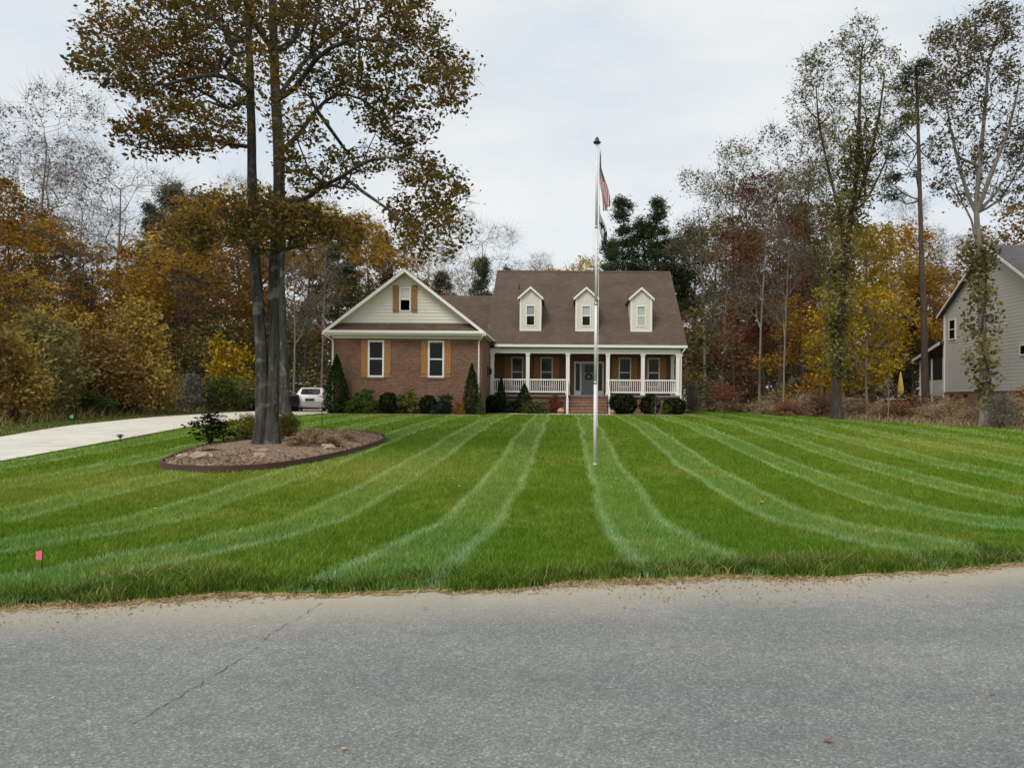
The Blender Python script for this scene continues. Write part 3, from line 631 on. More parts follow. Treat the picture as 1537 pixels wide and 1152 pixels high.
V, Fq, r = leaf_quads(np.stack([X, Y, g(X, Y)+.008], 1), .02, rng.uniform(0, 1, ng), .7); V[:, 2] = np.clip(V[:, 2], .002, .02)+g(V[:, 0], V[:, 1])*.0; tag(link('edge_grit', np_mesh('edge_grit', V, Fq, MAT['dryblade'], r)), 'dirt crumbs and leaf bits washed onto the road edge', 'grit', kind='stuff')
# patches of taller pale weeds by the pink flag and beside the bare dirt
for cx_, cs_, rx_, n_w in ((-3.55, .75, .35, 900), (2.2, .45, .45, 1100), (1.1, .35, .25, 400)):
    X = cx_+rng.normal(size=n_w)*rx_; S1 = cs_+rng.normal(size=n_w)*.12; Y = 6.5+.181*X+S1/.984; V, Fq, r = blades(X, Y, .11, .008, None, True, .9, 0, np.clip(rng.uniform(.3, 1.05, n_w), 0, 1)); tag(link('pale_weeds', np_mesh('pale_weeds', V, Fq, MAT['edgeblade'], r)), 'patch of pale coarse weeds at the lawn edge', 'weeds', kind='stuff')

# ------------------------------------------------------------------ the brick house
GZ = .72
H = thing('brick_house', (-1, 48, GZ), 'brick house with brown roof, three dormers, white porch and gabled wing', 'house')
def wall_y(mb, x0, x1, z0, z1, y, depth, ops):
    """wall facing -Y with openings (xa,xb,za,zb) and reveals"""
    xs = sorted({x0, x1, *[o[0] for o in ops], *[o[1] for o in ops]}); zs = sorted({z0, z1, *[o[2] for o in ops], *[o[3] for o in ops]})
    hole = lambda x, z: any(o[0] < x < o[1] and o[2] < z < o[3] for o in ops)
    for a, b in zip(xs[:-1], xs[1:]):
        for c, d in zip(zs[:-1], zs[1:]):
            if not hole((a+b)/2, (c+d)/2): mb.quad((a, y, c), (b, y, c), (b, y, d), (a, y, d))
    for a, b, c, d in ops:
        e = y+depth
        mb.quad((a, y, c), (a, y, d), (a, e, d), (a, e, c)); mb.quad((b, y, c), (b, e, c), (b, e, d), (b, y, d)); mb.quad((a, y, d), (b, y, d), (b, e, d), (a, e, d)); mb.quad((a, y, c), (a, e, c), (b, e, c), (b, y, c))
    return mb
def window(par, x0, x1, z0, z1, y, fw=.085, pane='glass', upper=None, trim='white', sill=True):
    """double hung window set in an opening of a wall facing -Y at y"""
    wn_ = MB(); f = .03
    wn_.box(x0, x0+fw, y-f, y+.09, z0, z1).box(x1-fw, x1, y-f, y+.09, z0, z1).box(x0+fw, x1-fw, y-f, y+.09, z1-fw, z1).box(x0+fw, x1-fw, y-f, y+.09, z0, z0+fw)
    w_ = wn_.build('window', MAT[trim], par); zm = (z0+z1)/2
    MB().box(x0+fw, x1-fw, y+.0, y+.07, zm-.035, zm+.035).build('meeting_rail', MAT[trim], w_)
    MB().box(x0+fw, x1-fw, y+.045, y+.06, zm+.035, z1-fw).build('pane', MAT[upper or pane], w_)
    MB().box(x0+fw, x1-fw, y+.02, y+.035, z0+fw, zm-.035).build('pane', MAT[pane], w_)
    return w_
def shutter(par, x0, x1, z0, z1, y, mat='wood'):
    m = MB(); n = 3; wd = (x1-x0)/n
    for k in range(n): m.box(x0+k*wd+.006, x0+(k+1)*wd-.006, y-.03-.004*(k == 1), y-.002, z0, z1)
    hgt = z1-z0
    for zc in (z0+hgt*.14, z0+hgt*.86): m.box(x0+.004, x1-.004, y-.058, y-.031, zc-.07, zc+.07)
    return m.build('shutter', MAT[mat], par)
# --- garage wing
WX0, WX1, WY = -12.98, -4.70, 41.0
W1 = (-11.02, -10.11, 2.84, 4.88); W2 = (-7.69, -6.78, 2.84, 4.88)
m = MB(); wall_y(m, WX0, WX1, GZ-.2, 5.2, WY, .12, [W1, W2])
m.box(WX0, WX0+.2, WY+.003, 55, GZ-.2, 5.2); m.box(WX1-.2, WX1, WY+.003, 48, GZ-.2, 5.2)
m.build('wing_wall', MAT['brick'], H)
for W in (W1, W2):
    window(H, *W[:2], W[2], W[3], WY, .10, 'glass'); b = MB()
    for k in range(12): 
        xa = W[0]-.08+k*(W[1]-W[0]+.16)/12; b.box(xa+.004, xa+(W[1]-W[0]+.16)/12-.004, WY-.04, WY-.002, W[2]-.12, W[2]-.015)
    b.build('brick_sill', MAT['brick'], H)
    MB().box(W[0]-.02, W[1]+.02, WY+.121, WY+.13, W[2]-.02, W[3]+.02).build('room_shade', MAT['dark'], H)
    shutter(H, W[0]-.36, W[0]-.02, W[2]-.0, W[3]+.0, WY); shutter(H, W[1]+.02, W[1]+.36, W[2], W[3], WY)
# pent roof, fascia, gutter of the wing front
EX0, EX1, PKX, EZ, PKZ, RY = -13.34, -4.46, -8.90, 5.36, 8.80, 40.5
sl = (PKZ-EZ)/((EX1-EX0)/2)
m = MB(); m.prism([(RY-.02, EZ+.03), (WY-.03, 5.84), (WY-.03, 5.70), (RY-.02, EZ-.03)], 'x', EX0+.28, EX1-.28); m.build('pent_roof', MAT['shingle'], H)
m = MB(); m.box(EX0+.05, EX1-.05, RY-.12, RY-.03, EZ-.12, EZ+.02); m.build('gutter', MAT['white'], H)
m = MB(); m.box(EX0+.1, EX1-.1, RY-.02, RY+.01, EZ-.22, EZ-.05).box(EX0+.1, EX1-.1, RY+.012, WY-.002, EZ-.20, EZ-.17); m.box(WX0-.02, WX1+.02, WY-.03, WY-.003, 4.98, EZ-.205); m.build('fascia', MAT['white'], H)
# gable siding boards, each lap its own board
gw = (WX0+.1, WX1-.1)
zb = 5.86; k = 0; GYs = WY-.04
while zb < 8.46:
    z1 = min(zb+.185, 8.5); half0 = (PKZ-.10-zb)/sl-.18; half1 = (PKZ-.10-z1)/sl-.18
    half0 = min(half0, (gw[1]-gw[0])/2+.1); half1 = min(half1, (gw[1]-gw[0])/2+.1)
    if half1 < .05: break
    holes = [(-9.345, -8.575)] if (z1 > 6.44 and zb < 7.86) else []
    segs = [((PKX-half0, PKX-half1), (-9.345, -9.345)), ((-8.575, -8.575), (PKX+half0, PKX+half1))] if holes else [((PKX-half0, PKX-half1), (PKX+half0, PKX+half1))]
    for (l0, l1), (r0_, r1_) in segs:
        b = MB(); yb, yt = GYs-.028, GYs-.006
        b.quad((l0, yb, zb), (r0_, yb, zb), (r1_, yt, z1+.01), (l1, yt, z1+.01)); b.quad((l0, yb, zb), (l0, GYs, zb), (r0_, GYs, zb), (r0_, yb, zb)); b.build('siding_board', MAT['siding'], H)
    zb += .185
GW = (-9.28, -8.64, 6.47, 7.83)
window(H, *GW, WY-.06, .075, 'glass', upper='blind'); shutter(H, GW[0]-.36, GW[0]-.03, 6.43, 7.93, WY-.07, 'wood2'); shutter(H, GW[1]+.03, GW[1]+.36, 6.43, 7.93, WY-.07, 'wood2')
m = MB(); m.prism([(WX0-.1, 5.2), (WX1+.1, 5.2), (WX1+.1, EZ+.05), (PKX, PKZ-.2), (WX0-.1, EZ+.05)], 'y', GYs, GYs+.1); m.build('gable_backing', MAT['siding'], H)
m = MB(); m.box(PKX-.78, PKX+.78, GYs-.034, GYs-.02, 7.95, 8.02); m.build('window_head_trim', MAT['siding'], H)
# wing roof (ridge along Y) + link roof (ridge along X)
m = MB(); th = .14
for sg in (-1, 1):
    ex = EX0-.02 if sg < 0 else EX1+.02
    m.prism([(PKX, PKZ+.02), (ex, EZ), (ex, EZ-th), (PKX, PKZ-th+.02)], 'y', RY-.04, 51.5)
m.build('wing_roof', MAT['shingle'], H)
m = MB()
for sg in (-1, 1):
    ex = EX0 if sg < 0 else EX1
    m.prism([(PKX+sg*.002, PKZ-.03), (ex-.03*sg*-1, EZ-.05), (ex-.03*sg*-1, EZ-.24), (PKX+sg*.002, PKZ-.22)], 'y', RY-.085, RY-.045)
    m.prism([(PKX+sg*.002, PKZ-.142), (ex-sg*.3, EZ+.08-.01), (ex-sg*.3, EZ+.06-.01), (PKX+sg*.002, PKZ-.16)], 'y', RY-.03, WY-.06)
m.build('rake_trim', MAT['white'], H)
m = MB(); m.box(EX1-.04, EX1+.06, RY+.1, 46.6, EZ-.17, EZ-.055); m.build('side_gutter', MAT['white'], H); MB().box(EX0-.06, EX0+.04, RY+.1, 46.6, EZ-.17, EZ-.055).build('side_gutter', MAT['white'], H); m = MB(); m.box(WX1+.002, EX1-.045, RY+.1, 46.6, EZ-.2, EZ-.18); m.build('side_soffit', MAT['white'], H)
LY, LZ = 52.3, 8.98
m = MB(); m.prism([(46.9, LZ-(LY-46.9)*.766), (LY, LZ), (57.7, LZ-(LY-46.9)*.766), (57.7, LZ-(LY-46.9)*.766-.14), (LY, LZ-.16), (46.9, LZ-(LY-46.9)*.766-.14)], 'x', -13.2, -4.9); m.build('link_roof', MAT['shingle'], H)
m = MB(); m.box(-12.98, -12.8, 55, 57.2, GZ, 5.0).box(-12.98, -4.7, 57.0, 57.2, GZ, 5.0); m.build('rear_wall', MAT['brick'], H)
def downspout(par, x, y, ztop, zbot, side, ybase):
    m = MB(); m.tube([(x, y, ztop), (x, y, ztop-.12), (x+side*.30, ybase, ztop-.42), (x+side*.30, ybase, zbot+.2), (x+side*.34, ybase-.22, zbot+.05)], .047, 4); return m.build('downspout', MAT['white'], par)
downspout(H, EX1-.10, RY-.07, EZ-.1, GZ+.1, -1, WY-.07); downspout(H, EX0+.10, RY-.07, EZ-.1, GZ+.1, 1, WY-.07)
# wall lantern on the wing's side wall
ln = MB(); ln.box(WX1, WX1+.04, 43.9, 44.02, 3.0, 3.6); ln.lathe([(.03, 0), (.09, .06), (.11, .34), (.03, .46)], (WX1+.16, 43.96, 3.1), 6); ln.box(WX1+.03, WX1+.16, 43.94, 43.98, 3.5, 3.54); ln.build('wall_lantern', MAT['dark'], H)

# --- main block
MX0, MX1, PY, FY = -4.70, 6.98, 45.5, 48.0
FL, EAV, RYD, RZD = 1.96, 5.03, 52.8, 10.85; RX0, RX1 = -5.0, 7.37
msl = (RZD-EAV)/(RYD-45.2)
PW = [(-3.60, -2.80), (-1.70, -.88), (3.38, 4.20), (5.25, 6.06)]; WZ = (2.48, 4.42)
DOOR = (.50, 2.42, FL, 4.15)
m = MB(); wall_y(m, MX0, MX1, GZ-.2, 4.86, FY, .12, [(a, b, *WZ) for a, b in PW]+[DOOR])
m.box(MX1-.2, MX1, FY+.003, 58, GZ-.2, 5.0); m.build('front_wall', MAT['brick'], H)
m = MB(); m.prism([(45.9, 5.05), (RYD, RZD-.25), (59.6, 5.05)], 'x', MX1-.15, MX1-.02); m.build('gable_end', MAT['siding'], H); MB().prism([(48.2, 5.05), (RYD, RZD-.25), (57.4, 5.05)], 'x', -4.85, -4.72).build('gable_end', MAT['siding'], H)
m = MB(); m.box(MX0, MX1, 58.01, 58.2, GZ-.2, 5.0); m.build('back_wall', MAT['brick'], H)
for a, b in PW:
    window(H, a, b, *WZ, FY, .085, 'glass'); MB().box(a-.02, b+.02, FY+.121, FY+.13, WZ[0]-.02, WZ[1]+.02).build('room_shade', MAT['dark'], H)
    shutter(H, a-.40, a-.02, WZ[0], WZ[1], FY, 'wood'); shutter(H, b+.02, b+.40, WZ[0], WZ[1], FY, 'wood')
# front door with sidelights
d0, d1, dz0, dz1 = DOOR
D = MB().box(d0+.47, d1-.47, FY+.05, FY+.10, dz0+.02, dz1-.14).build('front_door', MAT['door'], H)
dx0, dx1 = d0+.47, d1-.47; dc = (dx0+dx1)/2
m = MB()
for a in (d0, d0+.37, d1-.47, d1-.10): m.box(a, a+.10, FY-.03, FY+.115, dz0, dz1-.12)
m.box(d0, d1, FY-.035, FY+.118, dz1-.12, dz1); m.box(d0+.1, d0+.37, FY-.01, FY+.1, dz0, dz0+.30).box(d1-.37, d1-.10, FY-.01, FY+.1, dz0, dz0+.30); m.build('door_frame', MAT['white'], H)
for a in (d0+.1, d1-.37): MB().box(a, a+.27, FY+.05, FY+.07, dz0+.30, dz1-.12).build('sidelight', MAT['glass'], H)
MB().box(dc-.28, dc+.28, FY+.035, FY+.049, dz1-.72, dz1-.24).build('door_glass', MAT['glass'], D)
for a in (dc-.30, dc+.04): MB().box(a, a+.26, FY+.036, FY+.0495, dz0+.2, dz0+.85).build('door_panel', MAT['door'], D)
MB().lathe([(.015, 0), (.035, .02), (.035, .05), (.01, .07)], (dx0+.08, FY+.0, dz0+1.0), 8).build('door_handle', MAT['chrome'], D)
m = MB(); n_ = 22
for k in range(n_):
    q0, q1 = 2*PI*k/n_, 2*PI*(k+1)/n_; m.tube([(dc+.21*math.cos(q0), FY+.0, dz0+1.22+.18*math.sin(q0)), (dc+.21*math.cos(q1), FY+.0, dz0+1.22+.18*math.sin(q1))], random.uniform(.035, .055), 5)
m.tube([(dc-.26, FY, dz0+1.06), (dc, FY, dz0+1.42), (dc+.26, FY, dz0+1.06)], .03, 5); m.build('wreath', MAT['wreath'], D)
# porch floor, foundation, ceiling, beam
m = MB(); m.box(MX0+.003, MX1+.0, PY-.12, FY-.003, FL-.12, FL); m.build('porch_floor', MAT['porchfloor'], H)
m = MB(); m.box(MX0+.003, MX1-.02, PY, PY+.2, GZ-.2, FL-.122).box(MX1-.22, MX1-.021, PY+.201, FY-.004, GZ-.2, FL-.122); m.build('porch_foundation', MAT['brick'], H)
for vx in (-3.62, 5.1):
    v = MB().box(vx, vx+.42, PY-.012, PY-.002, 1.36, 1.58)
    for k in range(4): v.box(vx+.02, vx+.40, PY-.022, PY-.0125, 1.375+.05*k, 1.40+.05*k)
    v.build('foundation_vent', MAT['dark'], H)
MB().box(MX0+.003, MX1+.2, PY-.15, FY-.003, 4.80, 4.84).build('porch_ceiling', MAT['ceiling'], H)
MB().box(MX0+.003, MX1+.02, PY-.12, PY+.12, 4.50, 4.79).box(MX1-.22, MX1+.02, PY+.121, FY-.003, 4.50, 4.79).build('porch_beam', MAT['white'], H)
MB().box(RX0+.6, RX1, 45.08, 45.19, 4.87, 5.02).box(RX0+.6, RX1-.02, 45.192, 45.22, 4.84, 5.0).build('gutter', MAT['white'], H)
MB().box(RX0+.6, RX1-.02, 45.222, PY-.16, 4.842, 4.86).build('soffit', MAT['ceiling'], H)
# main roof
m = MB(); m.prism([(45.15, EAV), (RYD, RZD), (60.4, EAV), (60.4, EAV-.15), (RYD, RZD-.18), (45.15, EAV-.12)], 'x', RX0, RX1); m.build('main_roof', MAT['shingle'], H)
MB().prism([(RYD-.2, RZD-.125), (RYD, RZD+.03), (RYD+.2, RZD-.125), (RYD, RZD+.008)], 'x', RX0, RX1).build('ridge_cap', MAT['shingle'], H)
# posts
def post(par, x, y, z0, z1, w=.11, name='porch_post'):
    m = MB(); m.box(x-w, x+w, y-w, y+w, z0, z1); m.box(x-w-.03, x+w+.03, y-w-.03, y+w+.03, z0, z0+.14); m.box(x-w-.03, x+w+.03, y-w-.03, y+w+.03, z1-.12, z1-.002); return m.build(name, MAT['white'], par)
PX = [-4.56, -2.38, .08, 2.54, 4.69, 6.84]
for x in PX: post(H, x, PY, FL, 4.50)
post(H, 6.84, FY-.16, FL, 4.50)
BAL = MB().box(-.02, .02, -.02, .02, -.345, .345).mesh('baluster', MAT['white'])
def railing(par, a, b, z):
    """rail between plan points a and b"""
    L_ = math.hypot(b[0]-a[0], b[1]-a[1]); along_x = abs(b[0]-a[0]) > abs(b[1]-a[1]); m = MB()
    for z0, z1, w in ((z+.14, z+.23, .04), (z+.88, z+.97, .055)):
        if along_x: m.box(a[0], b[0], a[1]-w, a[1]+w, z0, z1)
        else: m.box(a[0]-w, a[0]+w, a[1], b[1], z0, z1)
    r = m.build('porch_railing', MAT['white'], par); n = int(L_/.125)
    for k in range(n):
        u = (k+.5)/n; o = link('baluster', BAL, r); o.location = (a[0]+(b[0]-a[0])*u+1, a[1]+(b[1]-a[1])*u-48, z+.555-GZ)
for i in (0, 1, 3, 4): railing(H, (PX[i]+.113, PY), (PX[i+1]-.113, PY), FL)
railing(H, (6.84, PY+.113), (6.84, FY-.273), FL)
# brick steps with stair rails
n_ = 6; rise = (FL-.0-GZ-.08)/n_
for k in range(n_):
    z1 = FL-rise*(k+1)+.0; y0 = PY-.13-.30*(k+1)
    b = MB(); b.box(.16, 2.46, y0, PY-.13-.30*k-.002 if k else PY-.125, GZ-.1, z1-.055); b.build('step', MAT['brick'], H)
    MB().box(.13, 2.49, y0-.025, PY-.13-.30*k-.003, z1-.053, z1).build('step_tread', MAT['brick2'], H)
MB().box(-.10, .12, PY-.75, PY-.125, GZ-.1, 1.5).box(2.50, 2.72, PY-.75, PY-.125, GZ-.1, 1.5).build('cheek_wall', MAT['brick'], H)
for x in (.08, 2.56):
    nx = x+(-.02 if x < 1 else .02); yb = PY-1.55
    b = MB(); b.box(nx-.07, nx+.07, yb-.07, yb+.07, GZ-.05, 1.72); b.box(nx-.09, nx+.09, yb-.09, yb+.09, 1.72, 1.76); b.build('newel_post', MAT['white'], H)
    b = MB(); b.tube([(nx, yb, 1.66), (nx, PY-.12, 2.86)], .045, 6).tube([(nx, yb, 1.0), (nx, PY-.12, 2.15)], .04, 6)
    for k in range(9):
        u = (k+.7)/9.5; yy = yb+(PY-.12-yb)*u; b.box(nx-.018, nx+.018, yy-.018, yy+.018, 1.0+1.15*u, 1.66+1.2*u)
    b.build('stair_rail', MAT['white'], H)
m = MB(); m.tube([(7.2, 45.13, 4.9), (7.2, 45.13, 4.76), (7.03, 45.36, 4.5), (7.03, 45.36, 1.3)], .05, 4); m.build('downspout', MAT['white'], H)
# dormers
for x, pane, up in ((-2.28, 'glass', 'blind'), (1.21, 'glass', 'glass_pale'), (4.67, 'glass_pale', 'glass_pale')):
    dy, zb_, zt, hw, pk = 46.4, 5.93, 8.08, .66, 8.66
    d_ = MB(); m_ = d_
    wall_y(m_, x-hw, x+hw, zb_, zt, dy, .08, [(x-.29, x+.29, 6.28, 7.58)])
    m_.quad((x-hw, dy, zt), (x+hw, dy, zt), (x, dy, pk-.02))
    yb = lambda z: 45.15+(z-EAV)/msl
    for sg in (-1, 1): m_.quad((x+sg*hw, dy, zb_), (x+sg*hw, yb(zt)+.1, zt), (x+sg*hw, dy, zt))
    DM = m_.build('dormer', MAT['siding'], H)
    t_ = MB(); t_.box(x-hw-.02, x-hw+.10, dy-.025, dy-.002, zb_+.12, zt).box(x+hw-.10, x+hw+.02, dy-.025, dy-.002, zb_+.12, zt).box(x-hw-.02, x+hw+.02, dy-.028, dy-.002, zb_, zb_+.118); t_.build('corner_trim', MAT['white'], DM)
    f_ = MB(); fw = .07; a, b, c, e = x-.30, x+.30, 6.27, 7.59
    f_.box(a, a+fw, dy-.03, dy+.06, c, e).box(b-fw, b, dy-.03, dy+.06, c, e).box(a+fw, b-fw, dy-.03, dy+.06, e-fw, e).box(a+fw, b-fw, dy-.03, dy+.06, c, c+fw).box(a+fw, b-fw, dy-.01, dy+.05, 6.90, 6.97); f_.build('window_frame', MAT['white'], DM)
    MB().box(a+fw, b-fw, dy+.035, dy+.05, 6.97, e-fw).build('pane', MAT[up], DM); MB().box(a+fw, b-fw, dy+.015, dy+.03, c+fw, 6.90).build('pane', MAT[pane], DM)
    r_ = MB(); ov = .13; s2 = (pk-zt)/hw
    for sg in (-1, 1):
        ex, ez = x+sg*(hw+ov), zt-ov*s2
        r_.prism([(x, pk+.07), (ex, ez+.07), (ex, ez), (x, pk)], 'y', dy-.12, yb(pk)+.3)
    r_.build('dormer_roof', MAT['shingle'], DM)
    k_ = MB()
    for sg in (-1, 1):
        ex, ez = x+sg*(hw+ov+.01), zt-(ov+.01)*s2
        k_.prism([(x, pk+.085), (ex, ez+.085), (ex, ez-.07), (x, pk-.07)], 'y', dy-.16, dy-.122)
    k_.build('rake_trim', MAT['white'], DM)
m = MB(); m.lathe([(.05, 0), (.05, .5)], (-3.3, 50.6, 9.0), 8).lathe([(.04, 0), (.04, .4)], (3.1, 55.5, 9.0), 8); m.build('vent_pipe', MAT['dark'], H)

# ------------------------------------------------------------------ neighbour's grey house
NX = 24.0; NB = thing('neighbour_house', (29, 42, 1.0), 'grey sided two storey neighbour house on a brick foundation', 'house')
ey, ez, py_, pz = (37.0, 47.0), 7.3, 42.0, 10.45
m = MB(); zb = 2.32
def ny_at(z):
    if z <= ez: return ey
    u = (z-ez)/(pz-ez); return (ey[0]+(py_-ey[0])*u, ey[1]+(py_-ey[1])*u)
while zb < 10.4:
    z1 = zb+.19; a0, a1 = ny_at(zb); b0, b1 = ny_at(min(z1, pz))
    m.quad((NX-.016, a0, zb), (NX-.006, b0, z1), (NX-.006, b1, z1), (NX-.016, a1, zb)); m.quad((NX-.016, a0, zb), (NX-.016, a1, zb), (NX, a1, zb), (NX, a0, zb)); zb += .19
m.build('gable_siding', MAT['siding_grey'], NB)
m = MB(); m.box(NX, 34, 37, 37.2, 2.3, 7.3).box(NX, 34, 46.8, 47, 2.3, 7.3).box(33.8, 34, 37.2, 46.8, 2.3, 7.3); m.build('wall', MAT['siding_grey'], NB)
MB().box(NX+.03, NX+.25, 37, 47, .5, 2.3).box(NX+.251, 34, 37, 37.2, .5, 2.299).box(NX+.251, 34, 46.8, 47, .5, 2.299).build('foundation', MAT['brick2'], NB)
for yy in (38.4, 40.6, 44.3, 45.9): MB().box(NX+.015, NX+.028, yy, yy+.42, 1.98, 2.18).build('foundation_vent', MAT['dark'], NB)
MB().box(NX-.01, NX+.027, 44.95, 45.85, .95, 2.05).build('crawl_door', MAT['reddoor'], NB)
m = MB(); m.prism([(36.6, ez-.28), (py_, pz+.02), (47.4, ez-.28), (47.4, ez-.14), (py_, pz+.18), (36.6, ez-.14)], 'x', NX-.3, 34.3); m.build('roof', MAT['shingle_grey'], NB)
MB().prism([(36.6, ez-.30), (py_, pz+.0), (47.4, ez-.30), (47.4, ez-.15), (py_, pz+.16), (36.6, ez-.15)], 'x', NX-.34, NX-.302).build('rake_board', MAT['white'], NB)
def nwin(y0, y1, z0, z1, sash=True):
    m = MB(); x = NX-.03; f = .08
    m.box(x-.03, x+.03, y0, y0+f, z0, z1).box(x-.03, x+.03, y1-f, y1, z0, z1).box(x-.03, x+.03, y0+f, y1-f, z1-f, z1).box(x-.03, x+.03, y0+f, y1-f, z0, z0+f)
    if sash: m.box(x-.02, x+.03, y0+f, y1-f, (z0+z1)/2-.03, (z0+z1)/2+.03)
    w_ = m.build('window', MAT['white'], NB); MB().box(x-.005, x+.01, y0+f, y1-f, z0+f, z1-f).build('pane', MAT['glass'], w_)
nwin(45.6, 46.4, 5.55, 6.85); nwin(38.1, 39.15, 4.15, 4.75, False)
MB().box(NX-.06, NX+.1, 46.88, 47.03, 2.3, 7.2).build('corner_board', MAT['white'], NB)
# lower porch behind
m = MB(); m.prism([(46.9, 5.55), (50.7, 4.6), (50.7, 4.45), (46.9, 5.4)], 'x', NX-.3, 30); m.build('porch_roof', MAT['shingle_grey'], NB)
MB().prism([(47.0, 5.50), (50.75, 4.57), (50.75, 4.38), (47.0, 5.31)], 'x', NX-.34, NX-.302).build('porch_fascia', MAT['white'], NB)
MB().box(NX, 30, 47.02, 50.4, 2.1, 2.3).build('porch_floor', MAT['siding_grey'], NB)
MB().box(NX, NX+.08, 47.05, 50.2, 2.3, 3.1).build('knee_wall', MAT['siding_grey'], NB)
for yy in (47.1, 48.6, 50.2): MB().box(NX-.02, NX+.12, yy-.07, yy+.07, 1.0, 4.5).build('porch_post', MAT['white'], NB)
MB().box(NX+.02, NX+.05, 47.2, 50.1, 3.1, 4.5).box(NX+.4, 30, 47.4, 50, .9, 2.09).build('screen_and_under_porch_shade', MAT['dark'], NB)  # second box: shade under the porch floor put in as a dark block

# low white fence and yellow umbrella beyond it
FN = thing('garden_fence', (21, 53, g(21, 53)), 'low white rail fence beyond the trees beside the grey house', 'fence')
fz = g(21, 53)
for k in range(9): MB().box(19.6+k*.7-.05, 19.6+k*.7+.05, 52.95, 53.05, fz-.1, fz+1.15).build('fence_post', MAT['white'], FN)
for zz in (.55, 1.0): MB().box(19.6, 25.2, 52.96, 53.04, fz+zz, fz+zz+.1).build('fence_rail', MAT['white'], FN)
ux, uy = 25.3, 56.0; uz = g(ux, uy); U = thing('patio_umbrella', (ux, uy, uz), 'closed yellow patio umbrella beside the grey house', 'umbrella')
m = MB(); m.tube([(ux, uy, uz), (ux, uy, uz+3.2)], .025, 8); m.build('pole', MAT['dark'], U)
m = MB(); prof = [(.10, 1.35), (.20, 1.5), (.24, 1.8), (.16, 2.4), (.07, 3.0), (.02, 3.15)]; m.lathe(prof, (ux, uy, uz), 10); m.build('canopy', MAT['yellow'], U, True)
MB().lathe([(.3, 0), (.3, .06), (.06, .1), (.05, .3)], (ux, uy, uz), 14).build('base', MAT['dark'], U)
SH = thing('garden_shed', (22.5, 72, g(22.5, 72)), 'small pale roofed shed seen through the trees', 'shed'); sz = g(22.5, 72)
MB().box(21, 24, 71, 74, sz-.1, sz+2.1).build('wall', MAT['siding_grey'], SH); MB().prism([(20.7, sz+2.05), (22.5, sz+3.0), (24.3, sz+2.05), (24.3, sz+2.2), (22.5, sz+3.15), (20.7, sz+2.2)], 'y', 70.7, 74.3).build('roof', MAT['white'], SH)
MB().box(22.1, 22.9, 70.95, 70.99, sz, sz+1.9).build('door', MAT['reddoor'], SH)

# ------------------------------------------------------------------ flagpole and flags
fx, fy = .68, 17.36; fz = g(fx, fy); PT = 7.52
P_ = thing('flagpole', (fx, fy, fz), 'tall silver telescoping flagpole standing in the lawn', 'flagpole')
zz = [0, 1.95, 3.8, 5.6, PT]; rr = [.039, .035, .032, .029]
for k in range(4):
    m = MB(); m.lathe([(rr[k], zz[k]), (rr[k], zz[k+1]+.01)], (fx, fy, fz), 14); m.build('pole_section', MAT['metal'], P_, True)
    if k: MB().lathe([(rr[k-1]+.004, zz[k]-.05), (rr[k-1]+.004, zz[k]+.015)], (fx, fy, fz), 14).build('collar', MAT['chrome'], P_, True)
MB().lathe([(.02, 0), (.085, .03), (.09, .06), (.045, .09), (.05, .12), (.03, .16), (.005, .18)], (fx, fy, fz+PT), 14).build('finial', MAT['dark'], P_, True)
MB().lathe([(.075, -.05), (.075, .03), (.055, .05)], (fx, fy, fz), 14).build('ground_sleeve', MAT['chrome'], P_, True)
m = MB(); m.tube([(fx+.05, fy-.02, fz+.9), (fx+.055, fy-.02, fz+3), (fx+.06, fy-.02, fz+PT+.02)], .006, 4); m.build('halyard', MAT['white'], P_)
def flag_mat(kind):
    t = NT('cloth_'+kind); uv = t.n('ShaderNodeUVMap', uv_map='uv'); sp = t.n('ShaderNodeSeparateXYZ'); t.l(uv.outputs[0], sp.inputs[0]); u, v = sp.outputs[0], sp.outputs[1]
    if kind == 'stripes':
        st = t.math('MODULO', t.math('FLOOR', t.math('MULTIPLY', v, 13)), 2)
        c = t.mix(st, (.42, .02, .03), (.72, .70, .68))
        can = t.math('MULTIPLY', t.math('LESS_THAN', u, .40), t.math('LESS_THAN', v, 7/13))
        cb = t.n('ShaderNodeCombineXYZ'); t.l(t.math('MULTIPLY', u, 11/.4), cb.inputs[0]); t.l(t.math('MULTIPLY', v, 9*13/7), cb.inputs[1])
        vo = t.n('ShaderNodeTexVoronoi', voronoi_dimensions='2D'); vo.inputs['Scale'].default_value = 1; vo.inputs['Randomness'].default_value = 0; t.l(cb.outputs[0], vo.inputs['Vector'])
        star = t.math('LESS_THAN', vo.outputs['Distance'], .26)
        c = t.mix(can, c, t.mix(star, (.015, .022, .06), (.7, .7, .7)))
    else:
        n = t.noise(3.4, 3, .5, uv.outputs[0]); c = t.mix(t.math('GREATER_THAN', n, .45), (.012, .016, .028), (.62, .60, .60))
        c = t.mix(t.math('MULTIPLY', t.math('GREATER_THAN', u, .72), .9), c, (.02, .02, .03))
    return t.leafy(c, .3)
